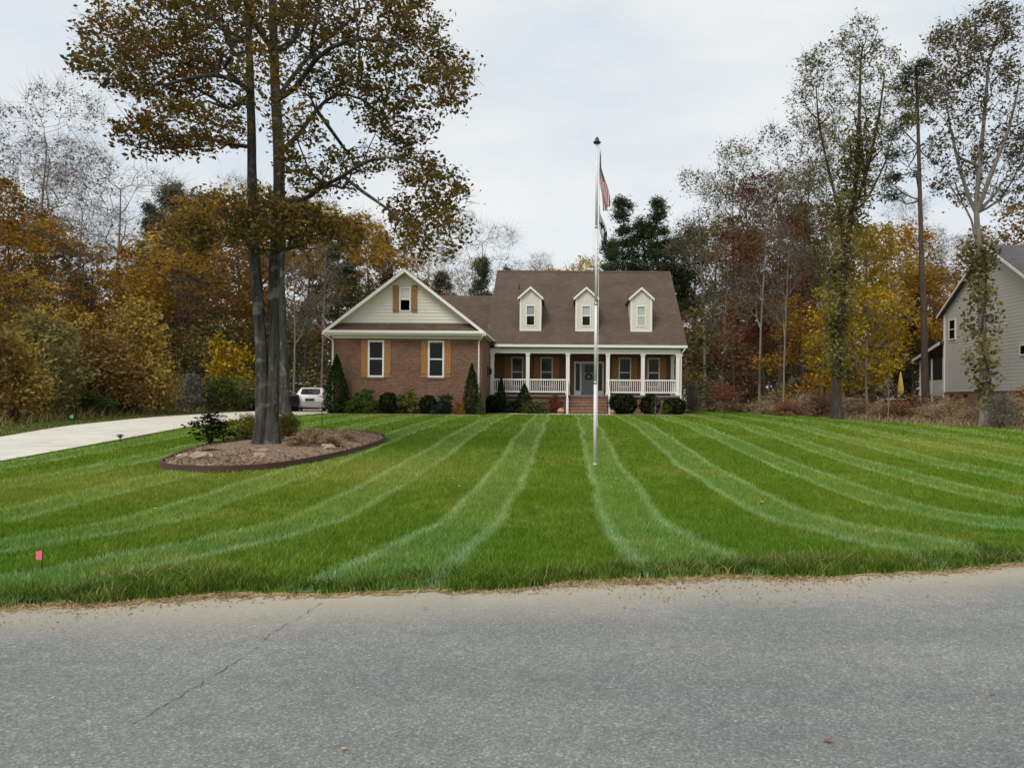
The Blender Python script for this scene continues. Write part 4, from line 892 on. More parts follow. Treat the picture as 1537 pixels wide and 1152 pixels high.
def limp_flag(name, ztop, hoist, fly, mat, label, wid, seed):
    """cloth hung from its hoist edge, the fly falling in folds beside the pole"""
    R = random.Random(seed); nu, nv = 46, 26; V = []; UV = []
    for i in range(nu+1):
        u = i/nu
        for j in range(nv+1):
            v = j/nv
            x_ = wid*u*(1-.62*v)+.012*math.sin(u*9+v*5+seed); amp = .05*min(1, u*5)*(1-.2*v)
            fold = math.sin(u*9+v*9+seed)*amp; foldx = math.cos(u*7+v*8+seed)*amp*.6*min(1, u*3+v*.3)
            V.append((fx+.055+x_+foldx+.01*v, fy-.015+fold, fz+ztop-v*hoist-u*(fly-v*hoist*.86)+.02*math.sin(v*8)*u)); UV.append((u, v))
    Fq = [(i*(nv+1)+j, (i+1)*(nv+1)+j, (i+1)*(nv+1)+j+1, i*(nv+1)+j+1) for i in range(nu) for j in range(nv)]
    me = np_mesh(name, np.array(V), np.array(Fq), mat, smooth=True); ul = me.uv_layers.new(name='uv'); li = np.zeros(len(me.loops), dtype=np.int32); me.loops.foreach_get('vertex_index', li)
    ul.data.foreach_set('uv', np.array(UV, dtype=np.float32)[li].ravel()); return tag(link(name, me), label, 'flag')
limp_flag('flag', 7.42, .78, 1.38, flag_mat('stripes'), 'red, white and blue striped flag hanging limp at the pole top', .27, 1.0)
limp_flag('flag', 6.12, .62, .98, flag_mat('navy'), 'dark navy and white flag hanging limp below the striped flag', .24, 2.2)

# ------------------------------------------------------------------ cars by the garage
def car(name, loc, rz, paint, label, cat='car'):
    o = thing(name, (0, 0, 0), label, cat)
    def loft(secs):   # secs: (y, half width bottom, half width top, z0, z1)
        m = MB()
        for (y, wb, wt, z0, z1) in secs: 
            zm = z0+(z1-z0)*.55; m.v += [(-wb, y, z0), (-wb*1.04, y, zm), (-wt, y, z1), (wt, y, z1), (wb*1.04, y, zm), (wb, y, z0)]
        n = len(secs)
        for i in range(n-1):
            for k in range(6): m.f.append((i*6+k, i*6+(k+1) % 6, (i+1)*6+(k+1) % 6, (i+1)*6+k))
        m.f.append((5, 4, 3, 2, 1, 0)); m.f.append(tuple((n-1)*6+k for k in range(6))); return m
    loft([(-2.35, .74, .70, .42, .86), (-2.28, .84, .80, .30, 1.0), (-1.7, .89, .84, .22, 1.02), (0, .90, .86, .20, .98), (1.5, .89, .82, .22, .92), (2.2, .80, .70, .30, .78), (2.38, .66, .6, .38, .66)]).build('body', MAT[paint], o, True)
    loft([(-1.85, .74, .66, .96, 1.03), (-1.05, .76, .60, .96, 1.40), (-.3, .77, .62, .96, 1.46), (.35, .77, .60, .96, 1.41), (1.15, .74, .68, .90, .95)]).build('cabin', MAT[paint], o, True)
    q = MB(); q.quad((-.58, -1.80, 1.075), (.58, -1.80, 1.075), (.52, -1.12, 1.385), (-.52, -1.12, 1.385)); q.build('rear_window', MAT['glass'], o)
    q = MB(); q.quad((-.60, 1.08, 1.01), (.60, 1.08, 1.01), (.52, .42, 1.40), (-.52, .42, 1.40)); q.build('windscreen', MAT['glass'], o)
    for sg in (-1, 1):
        MB().quad((sg*.802, -1.25, 1.05), (sg*.802, .75, 1.03), (sg*.69, .30, 1.36), (sg*.68, -.95, 1.36)).build('side_window', MAT['glass'], o)
        MB().box(min(sg*.50, sg*.80), max(sg*.50, sg*.80), -2.335, -2.25, .80, .93).build('tail_light', MAT['red'], o)
        MB().box(min(sg*.9, sg*1.02), max(sg*.9, sg*1.02), .70, .80, .98, 1.1).build('mirror', MAT[paint], o)
        for yy in (-1.4, 1.42):
            wl = MB(); wl.tube([(sg*.70, yy, .33), (sg*.90, yy, .33)], .33, 20); wo_ = wl.build('wheel', MAT['rubber'], o); MB().tube([(sg*.80, yy, .33), (sg*.912, yy, .33)], .21, 12).build('rim', MAT['chrome'], wo_)
    MB().box(-.80, .80, -2.43, -2.28, .34, .60).build('bumper', MAT['chrome'] if paint == 'carwhite' else MAT['carblack'], o)
    MB().box(-.26, .26, -2.40, -2.33, .64, .78).build('number_plate', MAT['dark'] if paint == 'carwhite' else MAT['white'], o)
    MB().box(-.5, .5, -2.20, -2.12, 1.015, 1.06).build('spoiler', MAT['dark'], o)
    o.location = loc; o.rotation_euler = (0, 0, rz); return o
x, y, _ = at(469, 615, 46.8); car('parked_car', (x, y, g(x, y)+.04), math.radians(15), 'carwhite', 'white sedan parked on the drive beside the garage wing')
x, y, _ = at(410, 615, 45.5); car('parked_car', (x, y, g(x, y)+.04), math.radians(38), 'carblack', 'black sedan parked on the drive beside the white sedan')
# post lantern
x, y, _ = at(451, 610, 50.5); z = g(x, y); LP = thing('lamp_post', (x, y, z), 'short post lantern standing behind the white sedan', 'lamp')
MB().lathe([(.06, 0), (.05, .1), (.045, 1.35)], (x, y, z), 8).build('post', MAT['bark_pale'], LP); MB().lathe([(.05, 1.35), (.13, 1.42), (.15, 1.72), (.10, 1.74)], (x, y, z), 6).build('lantern', MAT['dark'], LP); MB().lathe([(.2, 1.742), (.19, 1.77), (.05, 1.9), (.01, 1.95)], (x, y, z), 8).build('cap', MAT['ceiling'], LP)

# ------------------------------------------------------------------ small things
def stake_flag(x, y, mat, label, h=.42, s=.11, rz=.2):
    z = g(x, y); o = thing('survey_flag', (x, y, z), label, 'marker flag'); MB().tube([(x, y, z-.03), (x+.01, y, z+h)], .004, 5).build('wire', MAT['dark'], o)
    m = MB(); n = 6
    for i in range(n):
        for (a, b) in ((0, 1),):
            u0, u1 = i/n, (i+1)/n; f = lambda u: (x+.01-s*u*math.cos(rz)+.0, y+s*u*math.sin(rz)+.012*math.sin(u*7))
            p0, p1 = f(u0), f(u1); m.quad((*p0, z+h-.01-.03*u0), (*p1, z+h-.01-.03*u1), (*p1, z+h-s*.85+.0*u1-.0), (*p0, z+h-s*.85))
    m.build('pennant', MAT[mat], o); return o
stake_flag(-4.78, 6.75, 'pink', 'pink marker flag on a wire stake in the lawn', .24, .125, .5)
x, y, _ = at(113, 655, 26.0); stake_flag(-18.0, 27.0, 'teal', 'green marker flag on the grass strip beside the drive', .35, .16)
def path_light(x, y, label, mat='dark'):
    z = g(x, y); o = thing('path_light', (x, y, z), label, 'garden light', None); MB().lathe([(.012, -.05), (.012, .2)], (x, y, z), 6).build('stake', MAT[mat], o); MB().lathe([(.05, .17), (.055, .2), (.03, .21)], (x, y, z), 10).build('lamp', MAT[mat], o); MB().lathe([(.10, .215), (.09, .235), (.02, .27)], (x, y, z), 12).build('cap', MAT[mat], o)
path_light(-12.3, 20.4, 'small black path light in the grass beside the drive')
path_light(-13.0, 40.3, 'small white path light by the conical evergreen', 'white'); path_light(-9.5, 40.2, 'small white path light between the shrubs by the brick wing', 'white')
def pumpkin(x, y, label, r=.17, zb=None):
    z = (g(x, y) if zb is None else zb); o = thing('pumpkin', (x, y, z), label, 'pumpkin'); V = []; Fq = []; nk, nr = 30, 12
    m = MB()
    for i in range(nr+1):
        p = -PI/2+PI*i/nr
        for k in range(nk):
            q = 2*PI*k/nk; rr_ = r*(1-.09*abs(math.cos(q*5))); m.v.append((x+math.cos(q)*math.cos(p)*rr_, y+math.sin(q)*math.cos(p)*rr_, z+r*.8+math.sin(p)*r*.78*(1-.15*math.cos(p)**6)))
    for i in range(nr):
        for k in range(nk): m.f.append((i*nk+k, i*nk+(k+1) % nk, (i+1)*nk+(k+1) % nk, (i+1)*nk+k))
    m.build('rind', MAT['pumpkin'], o, True); MB().tube([(x, y, z+r*1.45), (x+.01, y, z+r*1.75), (x+.04, y, z+r*1.95)], [.03, .02, .022], 6).build('stem', MAT['bark_brown'], o)
pumpkin(-.32, 43.7, 'pumpkin beside the left foot of the porch steps', .24); pumpkin(2.78, 43.7, 'pumpkin beside the right foot of the porch steps', .22)
# rocks on the bed
def rock(x, y, s, label, grp=None):
    m = MB(); sd_ = random.Random(int(x*977+y*131)); V = []; nk, nr = 9, 6; z = bedz(x, y)-.06
    ks = [[1+sd_.uniform(-.22, .22) for _ in range(nk)] for _ in range(nr+1)]
    for i in range(nr+1):
        p = -PI/2+PI*i/nr
        for k in range(nk):
            q = 2*PI*k/nk; rr_ = ks[i][k] if 0 < i < nr else 1; m.v.append((x+s*math.cos(q)*math.cos(p)*rr_, y+s*.7*math.sin(q)*math.cos(p)*rr_, z+s*.25+s*.42*math.sin(p)*rr_))
    for i in range(nr):
        for k in range(nk): m.f.append((i*nk+k, i*nk+(k+1) % nk, (i+1)*nk+(k+1) % nk, (i+1)*nk+k))
    return tag(m.build('rock', MAT['rock']), label, 'rock', grp)
rock(-8.05, 16.3, .25, 'largest pale stone at the front of the mulch bed'); rock(-8.55, 16.5, .14, 'pale stone beside the largest stone on the mulch bed'); rock(-6.9, 16.7, .17, 'flat tan stone in front of the big trunk'); rock(-7.2, 17.5, .18, 'brownish stone close to the foot of the big trunk'); rock(-6.0, 18.6, .2, 'small pale stone among the dry plants in the bed')
# shepherd hook in the bed
hx, hy = -7.0, 21.2; z = bedz(hx, hy)
tag(MB().tube([(hx, hy, z-.1), (hx, hy, z+.95), (hx+.04, hy, z+1.05), (hx+.13, hy, z+1.08), (hx+.2, hy, z+1.0), (hx+.2, hy, z+.93)], .011, 6).build('garden_hook', MAT['dark']), 'thin dark garden hook standing in the mulch bed', 'garden hook')
# fallen leaves
LM = []
for c, nm in (((.55, .42, .05), 'yellow'), ((.42, .30, .16), 'tan'), ((.20, .10, .05), 'brown')): LM.append(m_plain('fallen_leaf_'+nm, c, .8, .2, 20))
def leaf_obj(x, y, s, mi, z=None):
    m = MB(); n = 10; q0 = random.uniform(0, 6); z = (g(x, y) if z is None else z); pts = []
    for k in range(n):
        q = 2*PI*k/n; r_ = s*(.55+.45*(k % 2))*(1.25 if k in (0, 5) else 1); pts.append((x+r_*math.cos(q+q0), y+r_*math.sin(q+q0)*.8, z+.008+.25*s*abs(math.sin(q+.4))))
    for k in range(n): m.quad((x, y, z+.012), pts[k], pts[(k+1) % n])
    return m.build('fallen_leaf', LM[mi])
for k in range(30):
    x = random.uniform(-4.5, 5.5); s = random.uniform(-.9, -.08) if k < 26 else random.uniform(-3.0, -.9)
    tag(leaf_obj(x, edge_y(x, s), random.uniform(.010, .024), random.choice([1, 1, 2]), .004), 'small dry leaf lying on the asphalt', 'leaf', 'dry leaves on the road')
for k in range(26):
    x = random.uniform(-11, 14); y = random.uniform(9, 34)
    if in_bed(np.array(x), np.array(y)) or x < drive_near(y)+.5 or x > right_b(y)-.5: continue
    tag(leaf_obj(x, y, random.uniform(.04, .07), random.choice([0, 0, 1]), g(x, y)+.05), 'fallen leaf lying on the striped lawn', 'leaf', 'fallen leaves on the lawn')
tag(leaf_obj(1.28, 3.58, .028, 2, .004), 'curled brown leaf lying alone in the middle of the road', 'leaf')

# ------------------------------------------------------------------ traced trees (outline from the photograph, own distance and real thickness)
def traced(name, Y, bx_px, trunks, blobs, label, cat='tree', group=None, depth=.9, dyo=2.0, **k):
    """trunks: (list of (px,py[,dy]), rb, rt, parent); blobs: (px,py,rx,ry,n[,dy])"""
    bx = at(bx_px, 620, Y)[0]; bz = g(bx, Y)-.08+k.pop('lift', 0); s = Y/F
    def loc(p):
        dy = p[2] if len(p) > 2 else 0; a = at(p[0], p[1], Y+dy); return (a[0]-bx, dy, a[2]-bz)
    T = []
    for pts, rb, rt, par in trunks:
        pp = [loc(p) for p in pts]
        if par[0] is None: pp[0] = (pp[0][0], pp[0][1], 0.0)
        T.append((pp, rb, rt, par))
    B = []; dens = k.pop('dens', 1)
    for b in blobs:
        dy = b[5] if len(b) > 5 else rng.uniform(-dyo, dyo); c = loc((b[0], b[1], dy)); B.append((c, (b[2]*s*.95, max(b[2], b[3])*s*depth, b[3]*s*.95), int(b[4]*dens)))
    ms = tree_meshes(name, T, B, **k); o = thing(name, (bx, Y, bz), label, cat, group); link('trunk', ms[0], o)
    if ms[1]: link('crown', ms[1], o)
    return o
N0 = (None, None)
oak_trunks = [
 ([(394, 682), (394, 640), (393, 590), (392, 527), (387, 450), (382, 380), (379, 300), (378, 220), (376, 140), (374, 60), (372, -40), (366, -140)], [.185, .16, .15, .14, .132, .122, .114, .106, .095, .08, .06, .04], 0, N0),
 ([(406, 682, .05), (407, 640, .05), (409, 590, .08), (411, 527, .12), (411, 450, .15), (413, 380, .15), (418, 300, .1), (419, 230, 0), (414, 150, 0), (411, 75, .1), (409, 0, .2), (405, -90, .2), (400, -170, .3)], [.185, .16, .147, .138, .132, .132, .138, .135, .12, .105, .09, .07, .04], 0, N0),
 ([(360, 125, -.5), (325, 113, -1.0), (285, 118, -1.6), (245, 128, -2.2)], .07, .03, (0, 8)),
 ([(345, 163, .6), (312, 152, 1.2), (280, 160, 1.8)], .045, .02, (0, 8)),
 ([(352, 218, -.2), (320, 210, -.5), (280, 203, -.9), (240, 205, -1.2)], .05, .02, (0, 7)),
 ([(350, 60, .5), (322, 30, 1.0), (290, 5, 1.6), (250, -15, 2.0)], .06, .03, (0, 9)),
 ([(445, 130, -.4), (475, 88, -.9), (519, 62, -1.5), (568, 60, -2.1), (610, 75, -2.6)], .075, .03, (1, 8)),
 ([(450, 200, .4), (475, 165, .8), (505, 143, 1.4), (545, 150, 2.0), (585, 185, 2.5)], .065, .025, (1, 7)),
 ([(455, 300, -.3), (482, 281, -.7), (515, 264, -1.1), (545, 245, -1.5), (580, 236, -2.0), (620, 245, -2.4)], .07, .025, (1, 6)),
 ([(545, 288, -1.2), (588, 318, -1.6), (620, 348, -2.0)], .04, .02, (8, 2)),
 ([(470, 324, .3), (500, 334, .6), (535, 330, 1.0)], .035, .018, (1, 6)),
 ([(440, 60, .6), (462, -20, 1.2), (480, -90, 1.6)], .08, .035, (1, 9)),
 ([(385, 40, -.6), (355, -30, -1.2), (330, -100, -1.6)], .065, .03, (1, 9)),
 ([(455, 95, .9), (490, 60, 1.8), (540, 20, 2.8)], .055, .025, (1, 8)),
]
oak_blobs = [(230,30,85,45,120),(175,55,55,42,70),(300,40,75,55,110),(250,118,70,32,100),(195,95,65,42,80),(330,90,55,45,70),(290,193,72,24,110),(225,205,45,20,45),(360,15,60,55,80),(420,25,70,55,90),
 (480,40,70,48,90),(560,30,75,45,90),(620,30,48,40,60),(655,92,46,30,60),(662,132,36,36,50),(560,105,55,38,70),(485,120,45,35,50),(600,180,48,45,70),(560,160,38,35,45),(545,238,48,20,45),(620,250,46,26,50),
 (662,290,44,30,55),(625,318,46,24,45),(650,350,42,34,45),(605,350,40,24,30),(445,180,34,34,30),(400,-80,190,55,150),(250,-60,110,55,90),(550,-60,110,55,90),(462,270,26,20,20),(440,235,24,20,18),(352,155,24,14,16),(395,110,40,40,30),(400,-160,120,50,60),
 (395,322,58,26,70),(335,335,55,26,60),(455,338,48,22,55),(285,352,40,22,36),(512,346,38,20,34),(400,355,60,20,45),(500,260,40,25,25),(140,100,20,14,12),(700,110,18,22,12)]
oak_blobs = [(b[0], b[1], b[2], b[3], int(b[4]*1.55))+((-1.1,) if 320 < b[1] < 360 and b[0] < 520 else ()) for b in oak_blobs]
traced('oak_tree', 18.74, 402, oak_trunks, oak_blobs, 'big forked oak with thinning olive brown leaves in the mulched bed', lift=.24, leaf='oak', per=21, lsize=.118, spread=.17, leafprob=.74, twigs=3, twl=.28, bark='bark_grey', r0=.008, bf=.28, dyo=2.6, depth=1.0, k_trunk=26, tipdepth=2)
# grey trunk rising behind the oak beside the drive
traced('tall_tree', 37.0, 428, [([(428, 626), (427, 560), (424, 480), (422, 400), (424, 300), (420, 200)], .27, .10, N0)], [(470, 335, 60, 36, 130), (390, 315, 70, 36, 190), (330, 345, 70, 34, 150), (280, 375, 55, 30, 90), (530, 350, 50, 32, 110), (420, 365, 70, 26, 110), (560, 375, 36, 24, 60)],
 'grey trunked tree with brown leaves standing between the oak and the cars', leaf='orange', per=15, lsize=.18, spread=.28, leafprob=.8, bark='bark_grey', dyo=2)
# right: tall vine clad tree at the lawn edge
traced('vine_clad_tree', 37.8, 1257, [([(1256, 632), (1256, 560), (1262, 480), (1268, 400), (1278, 320), (1288, 240), (1290, 160), (1292, 90)], .27, .05, N0), ([(1262, 330, .8), (1245, 260, 1.5), (1230, 190, 2), (1225, 130, 2.2)], .10, .03, (0, 3)), ([(1300, 260, -.6), (1318, 180, -1.2), (1328, 110, -1.6)], .10, .03, (0, 4)), ([(1300, 300, .4), (1330, 240, .8), (1345, 180, 1.2)], .06, .02, (0, 4))],
 [(1290, 60, 30, 35, 45), (1250, 110, 45, 45, 70), (1310, 120, 45, 55, 80), (1225, 160, 45, 50, 60), (1345, 190, 28, 50, 50), (1280, 200, 50, 60, 80), (1215, 95, 12, 16, 12), (1240, 270, 35, 35, 35), (1300, 270, 40, 40, 50)],
 'tall thinly leaved tree with vine clad trunk at the lawn edge', leaf='olive', per=9, lsize=.14, spread=.24, leafprob=.68, bark='bark_dark', r0=.011, dyo=1.6, bf=.5, dens=2.8, twigs=3, twl=.5)
# its vine, a separate climbing plant
def vine(name, Y, pts, leaf, n, label, rad=.45, ls=.2):
    s = [np.array(at(p[0], p[1], Y)) for p in pts]; C = []; b0 = np.array([s[0][0], Y, g(s[0][0], Y)])
    for i in range(n):
        u = rng.uniform(0, len(s)-1.001); k = int(u); p = s[k]+(s[k+1]-s[k])*(u-k); r = pts[k][2] if len(pts[k]) > 2 else rad; d = rng.normal(size=3); d /= np.linalg.norm(d); C.append(p+d*r*rng.uniform(.4, 1)*np.array([1, 1, 1]))
    C = np.array(C)-b0; V, Fq, r = leaf_quads(C, ls, rng.uniform(0, 1, n)*.5+.5*(np.sin(C[:, 2]*2.3)*.5+.5), .65); o = thing(name, tuple(b0), label, 'vine')
    link('foliage', np_mesh(name, V, Fq, MAT['leaf_'+leaf], r), o); m = MB(); m.tube([tuple(q-b0+np.array([.2*math.sin(i*2.1), -.27, 0])) for i, q in enumerate(s)], .03, 5); ORG.setdefault(o.name, tuple(b0)); link('stem', m.mesh('vine_stem', MAT['bark_dark']), o)
vine('climbing_vine', 37.8, [(1256, 560, .5), (1258, 480, 1.0), (1264, 400, 1.2), (1275, 320, 1.2), (1284, 250, 1.0), (1300, 190, .5)], 'olive', 6200, 'olive yellow vine climbing the tall tree at the lawn edge', ls=.17)
# yellow maple behind it
traced('yellow_maple', 41, 1302, [([(1302, 628), (1300, 560), (1302, 480), (1300, 400), (1300, 340)], .10, .03, N0), ([(1285, 540, .3), (1260, 500, .7), (1235, 470, 1)], .05, .02, (0, 1)), ([(1318, 520, -.3), (1335, 500, -.5)], .04, .02, (0, 1))],
 [(1300, 380, 45, 50, 120), (1320, 450, 45, 45, 130), (1280, 470, 60, 45, 150), (1245, 525, 40, 36, 80), (1310, 530, 45, 36, 120), (1335, 505, 26, 20, 45), (1265, 570, 45, 22, 60), (1320, 560, 25, 20, 30)], 'bright yellow maple with a thin pale trunk', leaf='yellow', per=20, lsize=.18, spread=.24, leafprob=.8, bark='bark_pale', dyo=1.2)
# bare pole pine
pine_br = []
traced('tall_pine', 45, 1388, [([(1391, 614), (1388, 540), (1386, 460), (1383, 380), (1381, 300), (1379, 220), (1377, 150), (1375, 100)], .24, .06, N0)]+
 [([( (1381+x0)/2, y0+6, dy*.5), (x0, y1, dy)], .04, .012, (0, k)) for (k, x0, y0, y1, dy) in ((4, 1338, 300, 290, .5), (4, 1332, 285, 268, -.4), (5, 1345, 245, 232, .6), (5, 1338, 225, 205, -.5), (6, 1352, 190, 178, .4), (5, 1400, 230, 215, .8))],
 [(1378, 105, 24, 16, 50), (1362, 125, 22, 14, 45), (1398, 130, 18, 14, 30), (1375, 145, 26, 14, 40), (1345, 200, 14, 10, 26), (1348, 235, 16, 9, 26), (1340, 268, 14, 8, 24), (1342, 292, 16, 7, 24), (1360, 180, 14, 8, 20), (1372, 260, 10, 10, 10)],
 'tall straight pine with a long bare trunk and dark tuft on top', leaf='pine', per=16, lsize=.34, spread=.22, aspect=.16, bark='bark_brown', dyo=.6, bf=.6)
# oak at far right with an ivy trunk
traced('right_oak', 32.5, 1476, [([(1478, 645), (1477, 560), (1474, 480), (1472, 400), (1466, 320), (1470, 250), (1478, 170), (1484, 90)], .21, .05, N0), ([(1452, 290, .4), (1432, 220, .9), (1420, 150, 1.3)], .09, .03, (0, 4)), ([(1488, 260, -.5), (1515, 190, -1), (1530, 120, -1.4)], .10, .03, (0, 4)), ([(1500, 300, .5), (1525, 260, 1.0), (1545, 220, 1.4)], .05, .02, (0, 4)), ([(1458, 330, -.5), (1440, 300, -.8), (1415, 260, -1.3)], .05, .02, (0, 3))],
 [(1478, 40, 45, 30, 80), (1440, 70, 40, 35, 80), (1520, 50, 40, 40, 70), (1405, 150, 25, 40, 55), (1460, 130, 50, 50, 110), (1520, 140, 45, 50, 90), (1430, 220, 38, 45, 80), (1500, 230, 45, 40, 90), (1545, 220, 35, 50, 60), (1455, 280, 36, 30, 50), (1510, 290, 28, 26, 35), (1412, 55, 20, 18, 22), (1410, 275, 14, 18, 14)],
 'slender oak with dark thinning leaves beside the grey house', leaf='oakr', per=14, lsize=.145, spread=.2, leafprob=.66, bark='bark_pale', r0=.009, dyo=1.6, bf=.5, dens=1.9, twigs=3, twl=.4)
vine('climbing_ivy', 32.5, [(1478, 610, .3), (1476, 570, .9), (1472, 510, 1.0), (1474, 450, .6), (1470, 400, .9), (1472, 370, .3)], 'olive', 2000, 'brown green ivy climbing the slender oak beside the grey house', ls=.2)

# ------------------------------------------------------------------ woodland prototypes (metres, base at the origin)
def lean(h, n, dx=.3, dy=.2):
    ph = random.uniform(0, 6); return [(dx*math.sin(ph+2.2*k/n)*k/n, dy*math.cos(ph+1.7*k/n)*k/n, h*k/n) for k in range(n+1)]
def proto(name, h, r, blobs, leaf, **k): return tree_meshes(name, [(lean(h*.85, 7, .6, .5), r, .03, N0)], blobs, leaf, **k)
PT_ = {}
def tallblobs(h, z0, w, n, cnt):
    o = []
    for i in range(cnt):
        z = z0+(h-z0)*(i+.5)/cnt; q = random.uniform(0, 6.3); ww = w*(1-.55*abs((z-z0)/(h-z0)-.42)); o.append(((math.cos(q)*ww*.45, math.sin(q)*ww*.45, z), (ww*.55, ww*.55, (h-z0)/cnt*.75), n))
    return o
PT_['brown_a'] = proto('brown_a', 17, .20, tallblobs(17, 4.5, 5.0, 62, 8), 'brown', per=22, lsize=.26, spread=.38, leafprob=.78)
PT_['brown_b'] = proto('brown_b', 18, .22, tallblobs(18, 6, 4.6, 60, 8), 'orange', per=21, lsize=.26, spread=.38, leafprob=.78)
PT_['olive_a'] = proto('olive_a', 21, .20, tallblobs(21, 8, 4.2, 95, 8), 'olive', per=9, lsize=.19, spread=.3, leafprob=.6, bark='bark_brown', r0=.014, bf=.5, twigs=3, twl=.7)
PT_['olive_b'] = proto('olive_b', 21, .18, tallblobs(21, 9, 3.6, 95, 8), 'oakr', per=7, lsize=.19, spread=.3, leafprob=.55, bark='bark_pale', r0=.014, bf=.55, twigs=3, twl=.7)
PT_['bare_a'] = proto('bare_a', 20, .20, tallblobs(20, 6, 5.2, 150, 8), 'bare', per=7, lsize=.16, spread=.3, leafprob=.7, bark='bark_pale', r0=.012, bf=.45, twigs=6, twl=.9)
PT_['bare_b'] = proto('bare_b', 19, .17, tallblobs(19, 8, 4.6, 130, 7), 'bare', per=2, lsize=.16, spread=.3, leafprob=.45, bark='bark_pale', r0=.009, bf=.6, twigs=6, twl=.9)
PT_['red_a'] = proto('red_a', 14, .14, tallblobs(14, 3.0, 3.6, 55, 7), 'red', per=17, lsize=.22, spread=.32, leafprob=.75)
PT_['russet_a'] = proto('russet_a', 10, .10, tallblobs(10, 1.2, 3.4, 46, 6), 'russet', per=14, lsize=.2, spread=.32, leafprob=.7, bark='bark_brown')
PT_['gold_a'] = proto('gold_a', 11, .12, tallblobs(11, 1.5, 4.2, 60, 7), 'orange', per=20, lsize=.22, spread=.32, leafprob=.8)
PT_['yellow_a'] = proto('yellow_a', 12, .12, tallblobs(12, 3, 4.0, 55, 6), 'gold', per=18, lsize=.22, spread=.32, leafprob=.8)
PT_['under_a'] = proto('under_a', 7, .07, tallblobs(7, .6, 3.6, 55, 6), 'olive', per=10, lsize=.24, spread=.4)
def pine_proto(name, h, z0, w, tiers):
    B = []
    for i in range(tiers):
        u = i/(tiers-1); z = z0+(h-z0)*u; ww = w*(1-u*.75)*random.uniform(.75, 1.1)
        for k in range(4):
            q = random.uniform(0, 6.3); B.append(((math.cos(q)*ww*.6, math.sin(q)*ww*.6, z+random.uniform(-.3, .3)), (ww*.46, ww*.46, .5), 19))
    return tree_meshes(name, [(lean(h*.97, 9, .25, .2), .24, .03, N0)], B, 'pine', per=22, lsize=.42, spread=.34, leafprob=.72, aspect=.18, bark='bark_brown', bf=.7, shell=.3)
PT_['pine_a'] = pine_proto('pine_a', 22, 10, 3.4, 10); PT_['pine_b'] = pine_proto('pine_b', 21, 12, 3.0, 8); PT_['pine_c'] = pine_proto('pine_c', 16, 4, 3.2, 11)
BS_ = {'gold': shrub_meshes('gold_bush', (1.9, 1.9, 5.2), 'gold', 40, 13, 11, .2, .3), 'olive': shrub_meshes('olive_bush', (1.9, 1.9, 4.0), 'olive', 40, 12, 11, .19, .3), 'orange': shrub_meshes('orange_bush', (2.0, 2.0, 4.6), 'brown', 40, 12, 11, .2, .3), 'green': shrub_meshes('green_bush', (1.7, 1.7, 3.0), 'green', 36, 11, 11, .17, .25),
 'brush': shrub_meshes('brush_bush', (1.2, 1.2, 1.5), 'brush', 40, 8, 9, .17, .2, 9, aspect=.2, base=.02), 'russet': shrub_meshes('russet_bush', (1.4, 1.4, 2.2), 'russet', 34, 9, 8, .16, .22, 8, base=.04), 'grey': shrub_meshes('grey_bush', (1.3, 1.3, 2.2), 'greybrush', 40, 9, 9, .13, .2, 8, aspect=.4, base=.04), 'yellow': shrub_meshes('yellow_bush', (1.2, 1.2, 2.4), 'yellow', 26, 8, 9, .17, .22)}
NAMES = {'brown_a': ('brown_oak', 'brown leaved oak'), 'brown_b': ('orange_oak', 'orange brown leaved oak'), 'olive_a': ('thin_tree', 'tall thin tree with olive leaves'), 'olive_b': ('pale_tree', 'tall pale barked tree'), 'bare_a': ('bare_tree', 'tall spreading bare tree'), 'bare_b': ('bare_tree', 'slim nearly bare tree'), 'red_a': ('red_maple', 'dark red leaved maple'), 'russet_a': ('russet_tree', 'small russet leaved tree'), 'gold_a': ('orange_tree', 'low dense orange leaved tree'), 'yellow_a': ('yellow_tree', 'golden yellow leaved tree'), 'under_a': ('understory_tree', 'small olive leaved understory tree'), 'pine_a': ('pine_tree', 'tall dark pine with layered crown'), 'pine_b': ('pine_tree', 'tall dark pine with small high crown'), 'pine_c': ('pine_tree', 'short dark pine branched low down')}
def wood(kind, px, Y, hpx, zone, sw=1.0):
    """a tree of the kind whose stem stands at pixel column px at distance Y and whose top reaches pixel row hpx"""
    x = at(px, 600, Y)[0]; z = g(x, Y); ztop = at(px, hpx, Y)[2]; h0 = max(v.co.z for v in PT_[kind][0].vertices); s = (ztop-z)/h0
    nm, lb = NAMES[kind]; put_tree(nm, PT_[kind], x, Y, f'{lb} {zone}', f'{lb} {zone}', s, random.uniform(0, 6.28), sxy=s*sw)
Z1, Z2, Z3, Z4 = 'in the woods beyond the driveway', 'behind the brick house', 'in the woods right of the brick house', 'behind the grey house'
